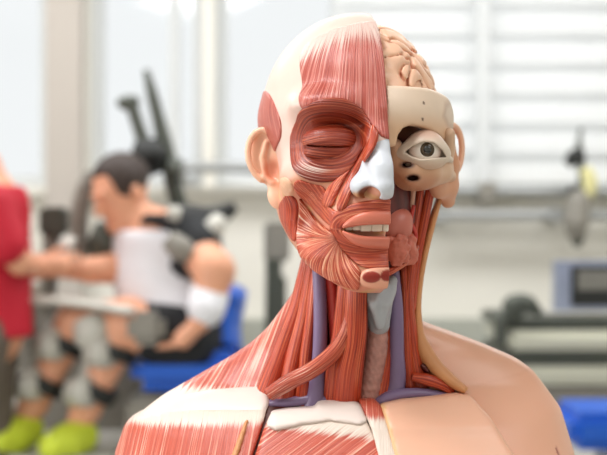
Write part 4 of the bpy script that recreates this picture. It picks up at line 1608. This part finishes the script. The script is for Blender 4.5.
def helper(p):
    d, L = head_of(p, rh, (.3, -.9, -.1), (0, 0, 1))
    d = smin(d, cone(p, BR(-15, 165), BR(-14, 195), .05, .055), .03)
    d = smin(d, chain(p, RT, [.115, .11, .115], .03), .05)
    d = smin(d, cone(p, BR(-14, 205, -.15), BR(-14, 205, .15), .055, .055), .04)
    d = smin(d, chain(p, [BR(-8, 205, -.16), BR(8, 248, -.18), BR(20, 262, -.14), BR(36, 266, .02)], [.05, .042, .038, .03], .01), .02)
    d = smin(d, chain(p, [BR(-14, 205, .16), BR(-22, 260, .2), BR(-10, 300, .12)], [.05, .042, .03], .01), .02)
    d = fingers(p, d, BR(36, 266, .02), (1, .35, .05), (0, .2, -1))
    for h_, k_, f_ in ((BR(-26, 335, -.07), kn1, gz), (BR(-16, 335, .07), kn2, gz2)):
        d = smin(d, chain(p, [h_, k_, f_], [.09, .06, .045], .02), .03)
        d = smin(d, cone(p, f_ - (0, 0, .045), f_ + (.14, -.02, -.05), .042, .034), .02)
    return d


cloth('body', helper, [rh, gz - (.05, .1, .05), gz2 + (.1, .1, 0), BR(52, 262, .1), BR(-24, 262, .22), BR(-10, 205, -.25)], .12, M['pskin'], pr, pro, .009)


def rtop(p):
    d = chain(p, RT, [.135, .132, .140], .03)
    d = smin(d, cone(p, BR(-14, 207, -.15), BR(-14, 207, .15), .072, .072), .04)
    d = smin(d, chain(p, [BR(-8, 208, -.16), BR(6, 244, -.18)], [.072, .062]), .03)
    d = smin(d, cone(p, BR(-14, 208, .16), BR(-20, 240, .19), .07, .06), .03)
    return np.maximum(np.maximum(d, p[:, 2] - BR(0, 186)[2]), BR(0, 336)[2] - p[:, 2])


cloth('red_top', rtop, RT + [BR(-8, 205, -.2), BR(-14, 205, .2)], .17, M['red_cloth'], pr, pro)


def trousers(p):
    d = None
    for h_, k_, f_ in ((BR(-26, 335, -.07), kn1, gz), (BR(-16, 335, .07), kn2, gz2)):
        c = chain(p, [h_, k_, f_ + (0, 0, .02)], [.112, .085, .075]); d = c if d is None else smin(d, c, .02)
    return d


cloth('trousers', trousers, [BR(-18, 330, -.1), gz, gz2], .14, M['trouser'], pr, pro)
cloth('hair', lambda p: np.maximum(ell(p, rh + np.array([-.02, .0, .035]), (.112, .088, .105)), (p - rh) @ np.array([.2, -.8, -.55]) - .03), [rh], .16, M['hair'], pr, pro)

# ---- table that carries the bust
dt = empty('display_table', (.03, .03, 0), 'white table that the anatomical bust stands on', 'table')
bm = bmesh.new(); box(bm, (-.5, -.25, .68), (.56, .40, .7195)); bm_obj('tabletop', bm, M['table'], dt, dt.location, bevel=.006)
for x in (-.45, .51):
    for y in (-.2, .35):
        bm = bmesh.new(); box(bm, (x - .025, y - .025, 0), (x + .025, y + .025, .68)); bm_obj('leg', bm, M['steel'], dt, dt.location)


# ================================================================== LIGHT, CAMERA
w = bpy.data.worlds.new('World'); SC.world = w; w.use_nodes = True
w.node_tree.nodes['Background'].inputs[0].default_value = (1, 1, 1, 1)
w.node_tree.nodes['Background'].inputs[1].default_value = .97


def area(name, loc, target, size, power, col=(1, 1, 1)):
    l = bpy.data.lights.new(name, 'AREA'); l.shape = 'RECTANGLE'; l.size, l.size_y = size; l.energy = power; l.color = col
    o = bpy.data.objects.new(name, l); o.location = loc
    o.rotation_euler = (Vector(target) - Vector(loc)).to_track_quat('-Z', 'Y').to_euler()
    link(o); return o


area('window_light', (XL + .05, -.7, 1.8), (0, 0, 1.15), (2.4, 1.6), 66, (1, .99, .97))
area('added_overhead_light', (-.8, -.5, 2.95), (-.5, -0.3, 1.1), (.9, .7), 42)  # unseen overhead lamp added as a smaller, crisper key on the bust
area('added_overhead_light', (0, 3.4, 2.95), (0, 3.4, 0), (5.5, .6), 100)  # unseen lamp added to brighten the back wall
area('added_overhead_light', (1.3, -1.3, 2.95), (.6, -.8, 1.1), (1.2, .8), 24)  # unseen front-right lamp added to lift the bust's darker side

cam = bpy.data.cameras.new('camera')
cam.sensor_fit = 'HORIZONTAL'; cam.sensor_width = 36; cam.lens = FPX / 607 * 36
cam.dof.use_dof = True; cam.dof.focus_distance = 1.11; cam.dof.aperture_fstop = 7
cam.clip_start = .05
co = bpy.data.objects.new('camera', cam); co.location = (0, -CD, CZ); co.rotation_euler = (math.pi / 2, 0, 0)
link(co); SC.camera = co
SC.view_settings.view_transform = 'Standard'; SC.view_settings.look = 'None'
SC.view_settings.exposure = 0; SC.view_settings.gamma = 1; SC.view_settings.use_curve_mapping = False
